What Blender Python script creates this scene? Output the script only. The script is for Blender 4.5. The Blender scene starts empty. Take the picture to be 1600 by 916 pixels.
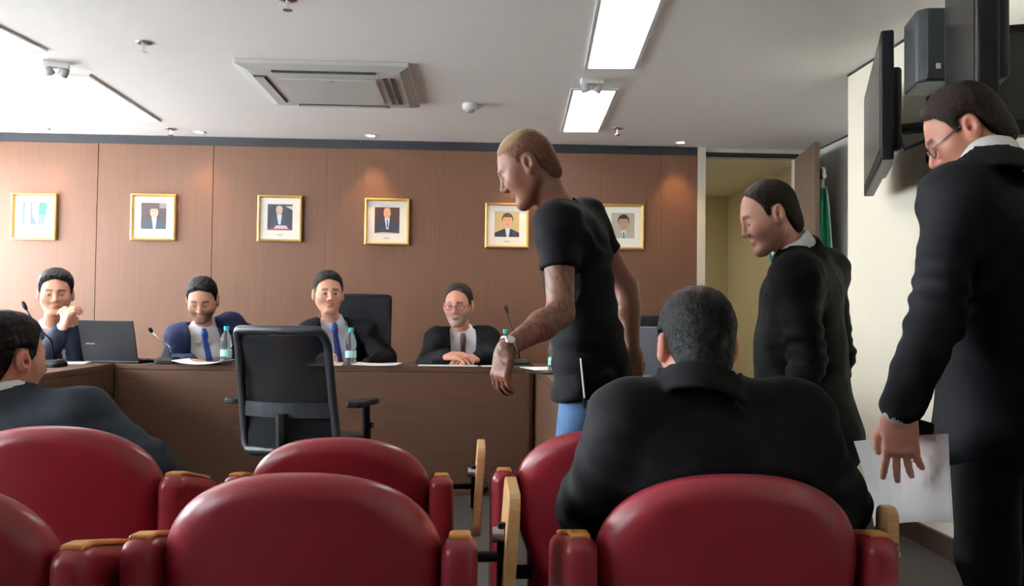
import bpy, bmesh, math, random
import numpy as np
from mathutils import Matrix, Vector

# ------------------------------------------------------------------ camera, world, lights, exposure
scene = bpy.context.scene
col = scene.collection
F = 1300.0                       # focal length in pixels of the 1600x916 frame
CAM_H = 1.10
YAW, PITCH, ROLL = math.atan(60 / F), math.atan(32 / F), 0.012
cam_rot = Matrix.Rotation(-YAW, 3, 'Z') @ Matrix.Rotation(math.pi / 2 + PITCH, 3, 'X') @ Matrix.Rotation(ROLL, 3, 'Z')
cam_data = bpy.data.cameras.new('camera')
cam_data.sensor_width = 36
cam_data.lens = 36 * F / 1600
cam_data.clip_start = 0.05
cam = bpy.data.objects.new('camera', cam_data)
cam.matrix_world = Matrix.Translation((0, 0, CAM_H)) @ cam_rot.to_4x4()
col.objects.link(cam)
scene.camera = cam

scene.view_settings.view_transform = 'Standard'
scene.view_settings.look = 'None'
scene.view_settings.exposure = 0.25
scene.view_settings.gamma = 1
scene.view_settings.use_curve_mapping = False
scene.cycles.use_denoising = True
scene.cycles.max_bounces = 8
scene.cycles.diffuse_bounces = 5
scene.cycles.sample_clamp_indirect = 6

world = bpy.data.worlds.new('World')
scene.world = world
world.use_nodes = True
world.node_tree.nodes['Background'].inputs['Color'].default_value = (0.86, 0.93, 1.0, 1)
world.node_tree.nodes['Background'].inputs['Strength'].default_value = 3.0

def area_light(name, loc, rot, sx, sy, power, color):
    d = bpy.data.lights.new(name, 'AREA')
    d.shape = 'RECTANGLE'; d.size = sx; d.size_y = sy; d.energy = power; d.color = color
    o = bpy.data.objects.new(name, d); o.location = loc; o.rotation_euler = rot
    col.objects.link(o)
    return o
X_LEFT = -4.25
# daylight entering through the row of windows in the left wall
area_light('daylight_far_window', (X_LEFT - 0.30, 5.90, 1.6), (0, -math.pi / 2, 0), 1.55, 2.1, 400, (0.90, 0.95, 1.0))
area_light('daylight_middle_window', (X_LEFT - 0.30, 3.0, 1.6), (0, -math.pi / 2, 0), 1.55, 2.1, 760, (0.90, 0.95, 1.0))
area_light('daylight_near_window', (X_LEFT - 0.30, 0.3, 1.6), (0, -math.pi / 2, 0), 1.55, 2.1, 65, (0.90, 0.95, 1.0))

def V(*a): return Vector(a)
def ray(px, py):
    return cam_rot @ Vector(((px - 800) / F, -(py - 458) / F, -1))
def at(px, py, Y):               # the point seen at a pixel on the frontal plane y = Y
    d = ray(px, py)
    return Vector((0, 0, CAM_H)) + d * (Y / d.y)
def atz(px, py, Z):              # the point seen at a pixel on the level plane z = Z
    d = ray(px, py)
    return Vector((0, 0, CAM_H)) + d * ((Z - CAM_H) / d.z)

# ------------------------------------------------------------------ materials
MATS = {}
def mat(name, color, rough=0.6, metal=0.0, var=0.0, vscale=20.0, stretch=(1, 1, 1), bump=0.0, bscale=None,
        emit=None, attr=None, trans=0.0, alpha=1.0, sheen=0.0, coat=0.0, sss=0.0, ior=None, spec=None):
    if name in MATS: return MATS[name]
    m = bpy.data.materials.new(name); MATS[name] = m
    m.use_nodes = True
    nt = m.node_tree; N = nt.nodes; L = nt.links
    b = N['Principled BSDF']
    b.inputs['Base Color'].default_value = (*color, 1)
    b.inputs['Roughness'].default_value = rough
    b.inputs['Metallic'].default_value = metal
    if sheen:
        b.inputs['Sheen Weight'].default_value = sheen
        b.inputs['Sheen Roughness'].default_value = 0.5
    if coat: b.inputs['Coat Weight'].default_value = coat
    if trans: b.inputs['Transmission Weight'].default_value = trans
    if spec is not None: b.inputs['Specular IOR Level'].default_value = spec
    if ior: b.inputs['IOR'].default_value = ior
    if alpha < 1: b.inputs['Alpha'].default_value = alpha
    if sss:
        b.inputs['Subsurface Weight'].default_value = sss
        b.inputs['Subsurface Radius'].default_value = (0.01, 0.004, 0.002)
        b.inputs['Subsurface Scale'].default_value = 0.6
    if emit:
        b.inputs['Emission Color'].default_value = (*emit[0], 1)
        b.inputs['Emission Strength'].default_value = emit[1]
    src = None
    if attr:
        a = N.new('ShaderNodeAttribute'); a.attribute_name = attr
        src = a.outputs['Color']
        L.new(src, b.inputs['Base Color'])
    if var or bump:
        tc = N.new('ShaderNodeTexCoord'); mp = N.new('ShaderNodeMapping')
        mp.inputs['Scale'].default_value = stretch
        L.new(tc.outputs['Object'], mp.inputs['Vector'])
    if var:
        nz = N.new('ShaderNodeTexNoise'); nz.inputs['Scale'].default_value = vscale
        nz.inputs['Detail'].default_value = 6; nz.inputs['Roughness'].default_value = 0.6
        L.new(mp.outputs['Vector'], nz.inputs['Vector'])
        mr = N.new('ShaderNodeMapRange')
        mr.inputs['From Min'].default_value = 0.3; mr.inputs['From Max'].default_value = 0.7
        mr.inputs['To Min'].default_value = 1 - var; mr.inputs['To Max'].default_value = 1 + var
        L.new(nz.outputs['Fac'], mr.inputs['Value'])
        mx = N.new('ShaderNodeVectorMath'); mx.operation = 'MULTIPLY'
        if src: L.new(src, mx.inputs[0])
        else: mx.inputs[0].default_value = color
        L.new(mr.outputs['Result'], mx.inputs[1])
        L.new(mx.outputs['Vector'], b.inputs['Base Color'])
    if bump:
        nb = N.new('ShaderNodeTexNoise'); nb.inputs['Scale'].default_value = bscale or vscale
        nb.inputs['Detail'].default_value = 4
        L.new(mp.outputs['Vector'], nb.inputs['Vector'])
        bp = N.new('ShaderNodeBump'); bp.inputs['Strength'].default_value = bump; bp.inputs['Distance'].default_value = 0.01
        L.new(nb.outputs['Fac'], bp.inputs['Height'])
        L.new(bp.outputs['Normal'], b.inputs['Normal'])
    return m

WOODWALL = mat('wood_veneer_wall', (0.118, 0.055, 0.031), 0.5, spec=0.3, var=0.10, vscale=6, stretch=(14, 14, 0.35))
WOODTABLE = mat('wood_veneer_table', (0.086, 0.043, 0.026), 0.42, spec=0.3, var=0.16, vscale=7, stretch=(0.5, 4, 16))
DOORWOOD = mat('wood_door', (0.10, 0.062, 0.042), 0.5, var=0.12, vscale=6, stretch=(10, 10, 0.5))
CEIL = mat('ceiling_plaster', (0.92, 0.895, 0.855), 0.9, var=0.01, vscale=3)
CREAM = mat('cream_paint', (0.90, 0.855, 0.70), 0.7, var=0.02, vscale=2)
GREYWALL = mat('pale_wall_paint', (0.66, 0.66, 0.62), 0.8)
BEIGE = mat('corridor_paint', (0.56, 0.49, 0.33), 0.8)
CARPET = mat('dark_carpet', (0.050, 0.043, 0.038), 0.95, var=0.35, vscale=8, stretch=(4, 30, 1), bump=0.4, bscale=60)
BLACKTRIM = mat('black_trim', (0.010, 0.012, 0.016), 0.6)
DARKBASE = mat('dark_baseboard', (0.045, 0.026, 0.02), 0.4)
JAMB = mat('door_frame_paint', (0.62, 0.58, 0.50), 0.5)
WHITEP = mat('white_plastic', (0.78, 0.78, 0.76), 0.4)
GREYP = mat('grey_plastic', (0.35, 0.35, 0.37), 0.4)
BLACKP = mat('black_plastic', (0.006, 0.0065, 0.008), 0.42, spec=0.25)
SATINBLK = mat('satin_black', (0.008, 0.0085, 0.010), 0.35, spec=0.3)
DARKGREY = mat('dark_grey_plastic', (0.020, 0.025, 0.030), 0.38)
CHROME = mat('chrome', (0.75, 0.75, 0.75), 0.18, 1.0)
GOLD = mat('gold_frame', (0.62, 0.40, 0.13), 0.32, 0.75, var=0.12, vscale=40)
MAT_WHITE = mat('passepartout', (0.80, 0.77, 0.70), 0.7)
LEATHER = mat('red_leather', (0.228, 0.018, 0.029), 0.30, var=0.10, vscale=5, bump=0.05, bscale=220)
BEECH = mat('beech_wood', (0.60, 0.36, 0.15), 0.38, var=0.14, vscale=10, stretch=(3, 1, 12))
ARMCAP = mat('orange_arm_wood', (0.58, 0.25, 0.06), 0.3, var=0.14, vscale=10, stretch=(12, 1.5, 3))
PAPER = mat('white_paper', (0.94, 0.94, 0.96), 0.7)
PAPERTEXT = mat('printed_grey', (0.5, 0.5, 0.52), 0.8)
LAMP = mat('lamp_diffuser', (0.9, 0.9, 0.9), 0.5, emit=((1.0, 0.97, 0.92), 11.0))
LAMPW = mat('warm_lamp', (0.9, 0.9, 0.8), 0.5, emit=((1.0, 0.82, 0.6), 14.0))
GLASS = mat('window_glass', (1, 1, 1), 0.02, trans=1.0, ior=1.02)
BOTTLE = mat('clear_bottle', (0.93, 0.97, 0.97), 0.06, trans=0.92, ior=1.25)
LABELM = mat('bottle_label', (0.45, 0.78, 0.78), 0.4)
TEAL = mat('teal_cap', (0.02, 0.45, 0.42), 0.35)
SCREEN = mat('dark_screen', (0.006, 0.0065, 0.008), 0.2, spec=0.2)
SCREENG = mat('grey_screen', (0.06, 0.062, 0.06), 0.25, spec=0.3)
MESHFAB = mat('chair_mesh', (0.006, 0.007, 0.008), 0.8, alpha=0.97, spec=0.1)
FLAGG = mat('green_flag_cloth', (0.0, 0.17, 0.09), 0.8)
FLAGW = mat('white_flag_cloth', (0.7, 0.68, 0.62), 0.8)
FLAGY = mat('yellow_flag_cloth', (0.7, 0.5, 0.02), 0.8)
SKIN = mat('skin', (0.5, 0.3, 0.22), 0.5, attr='Col', sss=0.08, var=0.05, vscale=60)
HAIR = mat('hair', (0.02, 0.015, 0.012), 0.55, attr='Col', spec=0.12, var=0.25, vscale=90, stretch=(1, 1, 1), bump=0.7, bscale=140)
EYE = mat('eye', (0.8, 0.8, 0.8), 0.2, attr='Col')
LENS = mat('spectacle_lens', (1, 1, 1), 0.03, alpha=0.08)
SPEC = mat('spectacle_frame', (0.05, 0.02, 0.018), 0.3)
SPECM = mat('spectacle_metal', (0.35, 0.35, 0.36), 0.3, 0.9)
SUITBLK = mat('black_suit_cloth', (0.0048, 0.0048, 0.0056), 0.75, var=0.15, vscale=30, bump=0.05, bscale=400, spec=0.12)
SUITGREY = mat('charcoal_suit_cloth', (0.0065, 0.0068, 0.0082), 0.75, var=0.15, vscale=30, bump=0.05, bscale=400, spec=0.12)
SUITSLATE = mat('slate_suit_cloth', (0.026, 0.034, 0.043), 0.75, var=0.15, vscale=30, bump=0.05, bscale=400, spec=0.12)
SUITNAVY = mat('navy_suit_cloth', (0.009, 0.012, 0.024), 0.75, var=0.15, vscale=30, bump=0.05, bscale=400, spec=0.12)
SUITBLUE = mat('blue_suit_cloth', (0.016, 0.024, 0.062), 0.7, var=0.15, vscale=30, bump=0.05, bscale=400, spec=0.12)
TEE = mat('black_tshirt_cotton', (0.0050, 0.0052, 0.0062), 0.85, var=0.15, vscale=30, bump=0.2, bscale=200, spec=0.12)
DENIM = mat('blue_denim', (0.075, 0.17, 0.33), 0.85, var=0.35, vscale=7, bump=0.3, bscale=120)
SHIRTW = mat('white_shirt_cotton', (0.80, 0.80, 0.80), 0.7)
SHIRTB = mat('pale_blue_shirt_cotton', (0.56, 0.60, 0.72), 0.7)
SHOE = mat('black_shoe_leather', (0.012, 0.011, 0.010), 0.3)
TIEBLUE = mat('bright_blue_silk', (0.025, 0.075, 0.36), 0.45, var=0.15, vscale=120)
TIENAVY = mat('deep_blue_silk', (0.025, 0.045, 0.22), 0.45, var=0.2, vscale=120)
TIERED = mat('burgundy_silk', (0.12, 0.012, 0.03), 0.45, var=0.2, vscale=120)
TIEMAROON = mat('maroon_silk', (0.13, 0.045, 0.045), 0.45, var=0.3, vscale=150)
TIEGREEN = mat('green_silk', (0.03, 0.20, 0.15), 0.45)
ACGREY = mat('air_conditioner_plastic', (0.56, 0.56, 0.53), 0.45)
ACDARK = mat('air_conditioner_slot', (0.03, 0.028, 0.025), 0.6)

# ------------------------------------------------------------------ object helpers
def link(name, mesh, parent=None, loc=None):
    o = bpy.data.objects.new(name, mesh)
    col.objects.link(o)
    if parent: o.parent = parent
    if loc is not None: o.location = loc
    return o
def tag(o, label=None, cat=None, group=None, kind=None):
    if label: o['label'] = label
    if cat: o['category'] = cat
    if group: o['group'] = group
    if kind: o['kind'] = kind
    return o
def empty(name, loc=(0, 0, 0), rz=0.0):
    o = bpy.data.objects.new(name, None)
    o.location = loc; o.rotation_euler = (0, 0, rz); o.empty_display_size = 0.1
    col.objects.link(o)
    return o
def copy_tree(o, parent=None):
    c = o.copy(); col.objects.link(c); c.parent = parent
    for ch in list(o.children): copy_tree(ch, c)
    return c
def frame(dirv, up=Vector((0, 0, 1))):
    z = Vector(dirv).normalized()
    if abs(z.dot(up)) > 0.97: up = Vector((0, 1, 0))
    x = up.cross(z).normalized(); y = z.cross(x)
    return x, y, z

class MB:
    """collects vertices and faces; build() links them as one mesh object"""
    def __init__(s): s.v = []; s.f = []; s.m = []; s.mats = []
    def mi(s, m):
        if m is None: return 0
        if m not in s.mats: s.mats.append(m)
        return s.mats.index(m)
    def add(s, vs, fs, m=None):
        o = len(s.v); k = s.mi(m)
        s.v += [tuple(v) for v in vs]
        s.f += [[i + o for i in f] for f in fs]
        s.m += [k] * len(fs)
        return s
    def box(s, lo, hi, m=None, R=None, c=None):
        (x0, y0, z0), (x1, y1, z1) = lo, hi
        vs = [(x0, y0, z0), (x1, y0, z0), (x1, y1, z0), (x0, y1, z0), (x0, y0, z1), (x1, y0, z1), (x1, y1, z1), (x0, y1, z1)]
        if R is not None:
            c = Vector(c or (0, 0, 0)); vs = [c + R @ Vector(v) for v in vs]
        return s.add(vs, [(0, 3, 2, 1), (4, 5, 6, 7), (0, 1, 5, 4), (1, 2, 6, 5), (2, 3, 7, 6), (3, 0, 4, 7)], m)
    def loft(s, rings, m=None, cap=True, close=False):
        n = len(rings[0]); vs = [p for r in rings for p in r]; fs = []
        R = len(rings)
        for i in range(R if close else R - 1):
            a, b = i * n, ((i + 1) % R) * n
            for j in range(n):
                k = (j + 1) % n
                fs.append((a + j, a + k, b + k, b + j))
        if cap and not close:
            fs.append(tuple(range(n - 1, -1, -1))); fs.append(tuple(range((R - 1) * n, R * n)))
        return s.add(vs, fs, m)
    def tube(s, pts, r, m=None, seg=10, close=False, flat=1.0, up=Vector((0, 0, 1))):
        pts = [Vector(p) for p in pts]; rings = []; n = len(pts)
        rr = r if isinstance(r, (list, tuple)) else [r] * n
        for i, p in enumerate(pts):
            a = pts[(i - 1) % n] if (close or i > 0) else p
            b = pts[(i + 1) % n] if (close or i < n - 1) else p
            x, y, _ = frame(b - a, up)
            rings.append([p + x * (math.cos(t) * rr[i]) + y * (math.sin(t) * rr[i] * flat)
                          for t in [2 * math.pi * k / seg for k in range(seg)]])
        return s.loft(rings, m, True, close)
    def cyl(s, a, b, r0, r1=None, m=None, seg=16):
        return s.tube([a, b], [r0, r0 if r1 is None else r1], m, seg)
    def lathe(s, prof, m=None, seg=20, c=(0, 0, 0), R=None):
        c = Vector(c); rings = []
        for r, z in prof:
            ring = [Vector((math.cos(t) * r, math.sin(t) * r, z)) for t in [2 * math.pi * k / seg for k in range(seg)]]
            rings.append([c + (R @ p if R is not None else p) for p in ring])
        return s.loft(rings, m)
    def poly(s, pts, m=None): return s.add(pts, [tuple(range(len(pts)))], m)
    def build(s, name, m=None, parent=None, loc=None, bevel=0.0, smooth=False, seg=2):
        me = bpy.data.meshes.new(name)
        me.from_pydata(s.v, [], s.f)
        for mm in (s.mats or [m]): me.materials.append(mm)
        if s.mats: me.polygons.foreach_set('material_index', s.m)
        if smooth: me.polygons.foreach_set('use_smooth', [True] * len(me.polygons))
        me.update()
        o = link(name, me, parent, loc)
        if bevel:
            b = o.modifiers.new('bevel', 'BEVEL'); b.width = bevel; b.segments = seg; b.limit_method = 'ANGLE'
        return o

def rrect(w, h, r, n=5, cx=0.0, cz=0.0):
    """rounded rectangle outline in 2D, counter-clockwise"""
    out = []
    for (sx, sz, a0) in ((1, 1, 0), (-1, 1, 90), (-1, -1, 180), (1, -1, 270)):
        for k in range(n + 1):
            a = math.radians(a0 + 90 * k / n)
            out.append((cx + sx * (w / 2 - r) + r * math.cos(a), cz + sz * (h / 2 - r) + r * math.sin(a)))
    return out

# ------------------------------------------------------------------ signed-distance surfaces (clothes, bodies, cushions)
def arr(v): return np.array(v, dtype=np.float32)
def smin(a, b, k):
    if k <= 0: return np.minimum(a, b)
    h = np.maximum(k - np.abs(a - b), 0) / k
    return np.minimum(a, b) - h * h * k * 0.25
def smax(a, b, k): return -smin(-a, -b, k)
def d_ell(p, c, r):
    q = (p - arr(c)); r = arr(r)
    k0 = np.linalg.norm(q / r, axis=-1); k1 = np.linalg.norm(q / (r * r), axis=-1) + 1e-9
    return k0 * (k0 - 1) / k1
def d_sph(p, c, r): return np.linalg.norm(p - arr(c), axis=-1) - r
def d_rc(p, a, b, ra, rb, u=None, s=1.0):
    a = arr(a); ab = arr(b) - a; q = p - a
    t = np.clip((q @ ab) / max(float(ab @ ab), 1e-9), 0, 1)
    off = q - t[..., None] * ab
    if u is not None and s != 1.0:
        u = arr(u); off = off + ((off @ u) * (1 / s - 1))[..., None] * u
    return np.linalg.norm(off, axis=-1) - (ra + t * (rb - ra))
def d_box(p, c, h, r):
    q = np.abs(p - arr(c)) - arr(h) + r
    return np.linalg.norm(np.maximum(q, 0), axis=-1) + np.minimum(q.max(axis=-1), 0) - r

class Sdf:
    def __init__(s): s.items = []; s.mods = []
    def add(s, fn, lo, hi, k=0.0, op='u'): s.items.append((fn, arr(lo), arr(hi), k, op)); return s
    def rc(s, a, b, ra, rb=None, k=0.03, u=None, sc=1.0, op='u'):
        rb = ra if rb is None else rb
        a = arr(a); b = arr(b); R = max(ra, rb) * max(sc, 1.0)
        return s.add(lambda p: d_rc(p, a, b, ra, rb, u, sc), np.minimum(a, b) - R, np.maximum(a, b) + R, k, op)
    def sph(s, c, r, k=0.03, op='u'):
        c = arr(c); return s.add(lambda p: d_sph(p, c, r), c - r, c + r, k, op)
    def local(s, fn, R, c, sc, lo, hi, k=0.0, op='u'):
        """fn works in a local frame (columns of R), origin c, scale sc"""
        Rn = arr(R); c = arr(c)
        cs = np.array([[x, y, z] for x in (lo[0], hi[0]) for y in (lo[1], hi[1]) for z in (lo[2], hi[2])]) * sc @ Rn.T + c
        return s.add(lambda p: sc * fn(((p - c) @ Rn) / sc), cs.min(0), cs.max(0), k, op)
    def value(s, P):
        d = np.full(P.shape[:-1], 9.0, np.float32)
        for fn, lo, hi, k, op in s.items:
            v = fn(P)
            d = smin(d, v, k) if op == 'u' else smax(d, -v, k)
        return d
    def mesh(s, step, fine=(), fstep=0.004, pad=0.02):
        """fine: list of (lo, hi) boxes that get the finer step"""
        lo = np.min([i[1] for i in s.items if i[4] == 'u'], axis=0) - pad - step
        hi = np.max([i[2] for i in s.items if i[4] == 'u'], axis=0) + pad + step
        axes = []
        for a in range(3):
            iv = [(max(f[0][a], lo[a]), min(f[1][a], hi[a])) for f in fine]
            x = float(lo[a]); xs = [x]
            while x < hi[a]:
                nx = x + step
                h = step
                for (b0, b1) in iv:
                    if x >= b0 - step and x < b1: h = fstep
                x += h; xs.append(x)
            axes.append(np.array(xs, np.float32))
        D = np.full([len(a) for a in axes], 9.0, np.float32)
        for fn, l, h, k, op in s.items:
            m = k + 3 * step
            i0 = [max(0, int(np.searchsorted(axes[a], l[a] - m)) - 1) for a in range(3)]
            i1 = [min(len(axes[a]), int(np.searchsorted(axes[a], h[a] + m)) + 1) for a in range(3)]
            if any(i1[a] <= i0[a] for a in range(3)): continue
            sl = tuple(slice(i0[a], i1[a]) for a in range(3))
            P = np.stack(np.meshgrid(*[axes[a][sl[a]] for a in range(3)], indexing='ij'), -1)
            v = fn(P).astype(np.float32)
            D[sl] = smin(D[sl], v, k) if op == 'u' else smax(D[sl], -v, k)
        for fn in s.mods:
            w = np.argwhere(np.abs(D) < 0.05)
            P = np.stack([axes[a][w[:, a]] for a in range(3)], -1)
            idx = tuple(w.T)
            D[idx] = fn(P, D[idx])
        return snet(axes, D)

def snet(axes, D):
    I = D < 0
    c = I.astype(np.int8)
    S = sum(c[i:c.shape[0] - 1 + i, j:c.shape[1] - 1 + j, k:c.shape[2] - 1 + k] for i in (0, 1) for j in (0, 1) for k in (0, 1))
    cells = np.argwhere((S > 0) & (S < 8))
    idx = np.full(S.shape, -1, np.int32)
    idx[tuple(cells.T)] = np.arange(len(cells))
    offs = np.array([(i, j, k) for i in (0, 1) for j in (0, 1) for k in (0, 1)])
    vals = np.stack([D[tuple((cells + o).T)] for o in offs], 1)
    acc = np.zeros((len(cells), 3)); cnt = np.zeros(len(cells))
    for a in range(8):
        for b in range(a + 1, 8):
            if np.abs(offs[a] - offs[b]).sum() != 1: continue
            va, vb = vals[:, a], vals[:, b]
            m = (va < 0) != (vb < 0)
            t = np.where(m, va / np.where(m, va - vb, 1), 0)
            acc += np.where(m[:, None], offs[a] + t[:, None] * (offs[b] - offs[a]), 0); cnt += m
    fr = acc / cnt[:, None]
    verts = np.stack([axes[a][cells[:, a]] + fr[:, a] * (axes[a][cells[:, a] + 1] - axes[a][cells[:, a]]) for a in range(3)], 1)
    quads = []
    for a in range(3):
        b, e = (a + 1) % 3, (a + 2) % 3
        sl0 = [slice(None)] * 3; sl1 = [slice(None)] * 3
        sl0[a] = slice(0, -1); sl1[a] = slice(1, None)
        for ax in (b, e): sl0[ax] = slice(1, -1); sl1[ax] = slice(1, -1)
        A, B = I[tuple(sl0)], I[tuple(sl1)]
        for sign in (0, 1):
            w = np.argwhere((A & ~B) if sign == 0 else (~A & B))
            if not len(w): continue
            w[:, b] += 1; w[:, e] += 1
            q = []
            for (ob, oe) in ((-1, -1), (0, -1), (0, 0), (-1, 0)):
                cc = w.copy(); cc[:, b] += ob; cc[:, e] += oe
                q.append(idx[tuple(cc.T)])
            q = np.stack(q, 1)
            quads.append(q if sign == 0 else q[:, ::-1])
    q = np.concatenate(quads)
    return verts, q[(q >= 0).all(1)]

def np_mesh(name, verts, quads, material, parent=None, color=None, origin=(0, 0, 0)):
    me = bpy.data.meshes.new(name)
    v = (verts - np.array(origin)).astype(np.float32)
    me.vertices.add(len(v)); me.vertices.foreach_set('co', v.ravel())
    me.loops.add(len(quads) * 4); me.loops.foreach_set('vertex_index', quads.astype(np.int32).ravel())
    me.polygons.add(len(quads))
    me.polygons.foreach_set('loop_start', np.arange(len(quads), dtype=np.int32) * 4)
    me.polygons.foreach_set('use_smooth', np.ones(len(quads), dtype=bool))
    me.materials.append(material)
    if color is not None:
        a = me.color_attributes.new('Col', 'FLOAT_COLOR', 'POINT')
        a.data.foreach_set('color', np.concatenate([color, np.ones((len(v), 1))], 1).astype(np.float32).ravel())
    me.update(); me.validate()
    return link(name, me, parent)

rng = np.random.default_rng(5)
WDIR = rng.normal(size=(10, 3)); WDIR /= np.linalg.norm(WDIR, axis=1)[:, None]
WPH = rng.uniform(0, 6.28, 10)
def wrinkle(P, freq, seed=0):
    w = P + 0.03 * np.sin(P[..., [1, 2, 0]] * 17 + seed)
    v = 0
    for i in range(6):
        v = v + np.sin((w @ WDIR[(i + seed) % 10]) * freq * (0.7 + 0.22 * i) + WPH[(i * 3 + seed) % 10])
    return v / 6
# ------------------------------------------------------------------ the room
Y_WALL = 7.0
CZ = at(550, 219, Y_WALL).z                     # ceiling height
_c0, _c1 = atz(1325, 117, CZ), atz(1428, 52, CZ)
X_R = (_c0.x + _c1.x) / 2                       # near part of the right wall
Y_STEP = _c0.y                                  # where it steps back
X_N = 2.93                                      # right wall of the recess by the door
Y_BACK, Y_COR = -3.2, 9.9
X_D0, X_D1, Z_D = at(1101, 300, Y_WALL).x, 2.76, at(1180, 246, Y_WALL).z
X_WOOD = at(1089, 300, Y_WALL).x

def struct(name, mb, m, parent=None, **k):
    o = mb.build(name, m, parent, **k)
    if parent is None: o['kind'] = 'structure'
    return o
struct('floor', MB().box((X_LEFT - 0.2, Y_BACK, -0.1), (X_N + 0.6, Y_COR, 0)), CARPET)
struct('ceiling', MB().box((X_LEFT - 0.2, Y_BACK, CZ), (X_N + 0.6, Y_COR, CZ + 0.1)), CEIL)
# back wall: veneer panels with joints on a backing slab
wb = struct('wall_back', MB().box((X_LEFT, Y_WALL, 0), (X_WOOD, Y_WALL + 0.12, CZ)), BLACKTRIM)
s0, sw = at(154, 300, Y_WALL).x, at(334, 300, Y_WALL).x - at(154, 300, Y_WALL).x
xs = [X_LEFT] + [s0 + sw * k for k in range(-1, 8) if X_LEFT + 0.1 < s0 + sw * k < X_WOOD - 0.1] + [X_WOOD]
for a, b in zip(xs[:-1], xs[1:]):
    g0, g1 = (.0022 if a < -1.9 else .0006), (.0022 if b < -1.9 else .0006)
    MB().box((a + g0, Y_WALL - 0.02, 0.0), (b - g1, Y_WALL, CZ - 0.075)).build('panel', WOODWALL, wb, bevel=0.002)
struct('trim_1', MB().box((X_LEFT, Y_WALL - 0.012, CZ - 0.073), (X_WOOD, Y_WALL, CZ)), BLACKTRIM)
# door surround and what lies beyond it
dm = MB()
dm.box((X_WOOD, Y_WALL - 0.03, 0), (X_D0, Y_WALL + 0.12, CZ - 0.001)); dm.box((X_D1, Y_WALL - 0.005, 0), (X_N, Y_WALL + 0.12, CZ - 0.001))
dm.box((X_D0, Y_WALL, Z_D), (X_D1, Y_WALL + 0.12, CZ - 0.001))
struct('wall_door', dm, JAMB)
struct('trim_2', MB().box((X_D0, Y_WALL - 0.006, Z_D - 0.005), (X_D1 + 0.02, Y_WALL, Z_D + 0.035)), BLACKTRIM)
struct('wall_corridor', MB().box((X_D0 - 1.2, Y_COR - 0.1, 0), (X_N + 0.6, Y_COR, CZ)), BEIGE)
struct('wall_corridor_left', MB().box((X_D0 - 1.3, Y_WALL + 0.12, 0), (X_D0 - 1.2, Y_COR, CZ)), BEIGE)
struct('wall_corridor_right', MB().box((X_N + 0.1, Y_WALL + 0.12, 0), (X_N + 0.2, Y_COR, CZ)), BEIGE)
d2 = tag(empty('door_2', (at(1215, 400, 9.78).x, 9.79, 0)), kind='structure')
MB().box((-0.42, -0.03, 0), (0.42, 0, 2.1)).build('door_leaf', BEIGE, d2, bevel=0.004)
MB().box((-0.48, -0.015, 0), (-0.42, 0, 2.16)).box((0.42, -0.015, 0), (0.48, 0, 2.16)).box((-0.42, -0.015, 2.1), (0.42, 0, 2.16)).build('door_frame', BEIGE, d2)
MB().tube([(-0.34, -0.03, 1.0), (-0.34, -0.09, 1.0), (-0.22, -0.09, 1.0)], 0.011).build('door_handle', CHROME, d2)
# added lamp, kept out of sight left of the doorway, brightens the corridor
clamp = tag(empty('corridor_fill_lamp', (1.25, 8.6, CZ)), 'added unseen lamp brightening the corridor beyond the open door', 'lamp')
MB().box((-0.3, -0.3, -0.05), (0.3, 0.3, 0)).build('lamp_housing', WHITEP, clamp)
MB().box((-0.27, -0.27, -0.06), (0.27, 0.27, -0.051)).build('diffuser', mat('corridor_fill_glow', (0.9, 0.9, 0.8), 0.5, emit=((1, 0.93, 0.75), 19)), clamp)
# open door leaf
h0, h1 = Vector((2.755, 6.985)), Vector((at(1277, 300, 6.28).x, 6.28))
dv = (h1 - h0); Ld = dv.length; ang = math.atan2(dv.y, dv.x)
dl = empty('door_1', (h0.x, h0.y, 0), ang); dl['kind'] = 'structure'
MB().box((0, -0.02, 0.01), (Ld, 0.02, Z_D - 0.01)).build('door_leaf', DOORWOOD, dl, bevel=0.003)
MB().tube([(Ld - 0.07, -0.02, 1.02), (Ld - 0.07, -0.075, 1.02), (Ld - 0.19, -0.075, 1.02)], 0.011, seg=8).build('door_handle', CHROME, dl)
# right wall, recess and baseboard
struct('wall_right', MB().box((X_R, Y_BACK, 0), (X_R + 0.12, Y_STEP - 0.12, CZ)).box((X_R, Y_STEP - 0.12, 0), (X_N + 0.1, Y_STEP, CZ)), CREAM)
struct('wall_right_recess', MB().box((X_N, Y_STEP, 0), (X_N + 0.1, Y_WALL + 0.12, CZ)), GREYWALL)
struct('baseboard_right', MB().box((X_R - 0.018, Y_BACK, 0), (X_R, Y_STEP + 0.018, 0.10)), DARKBASE)
struct('trim_3', MB().box((X_R - 0.006, Y_BACK, CZ - 0.012), (X_R, Y_STEP, CZ)).box((X_N - 0.006, Y_STEP, CZ - 0.012), (X_N, Y_WALL, CZ)), BLACKTRIM)
struct('wall_rear', MB().box((X_LEFT - 0.2, Y_BACK - 0.1, 0), (X_N + 0.6, Y_BACK, CZ)), DOORWOOD)
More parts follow.
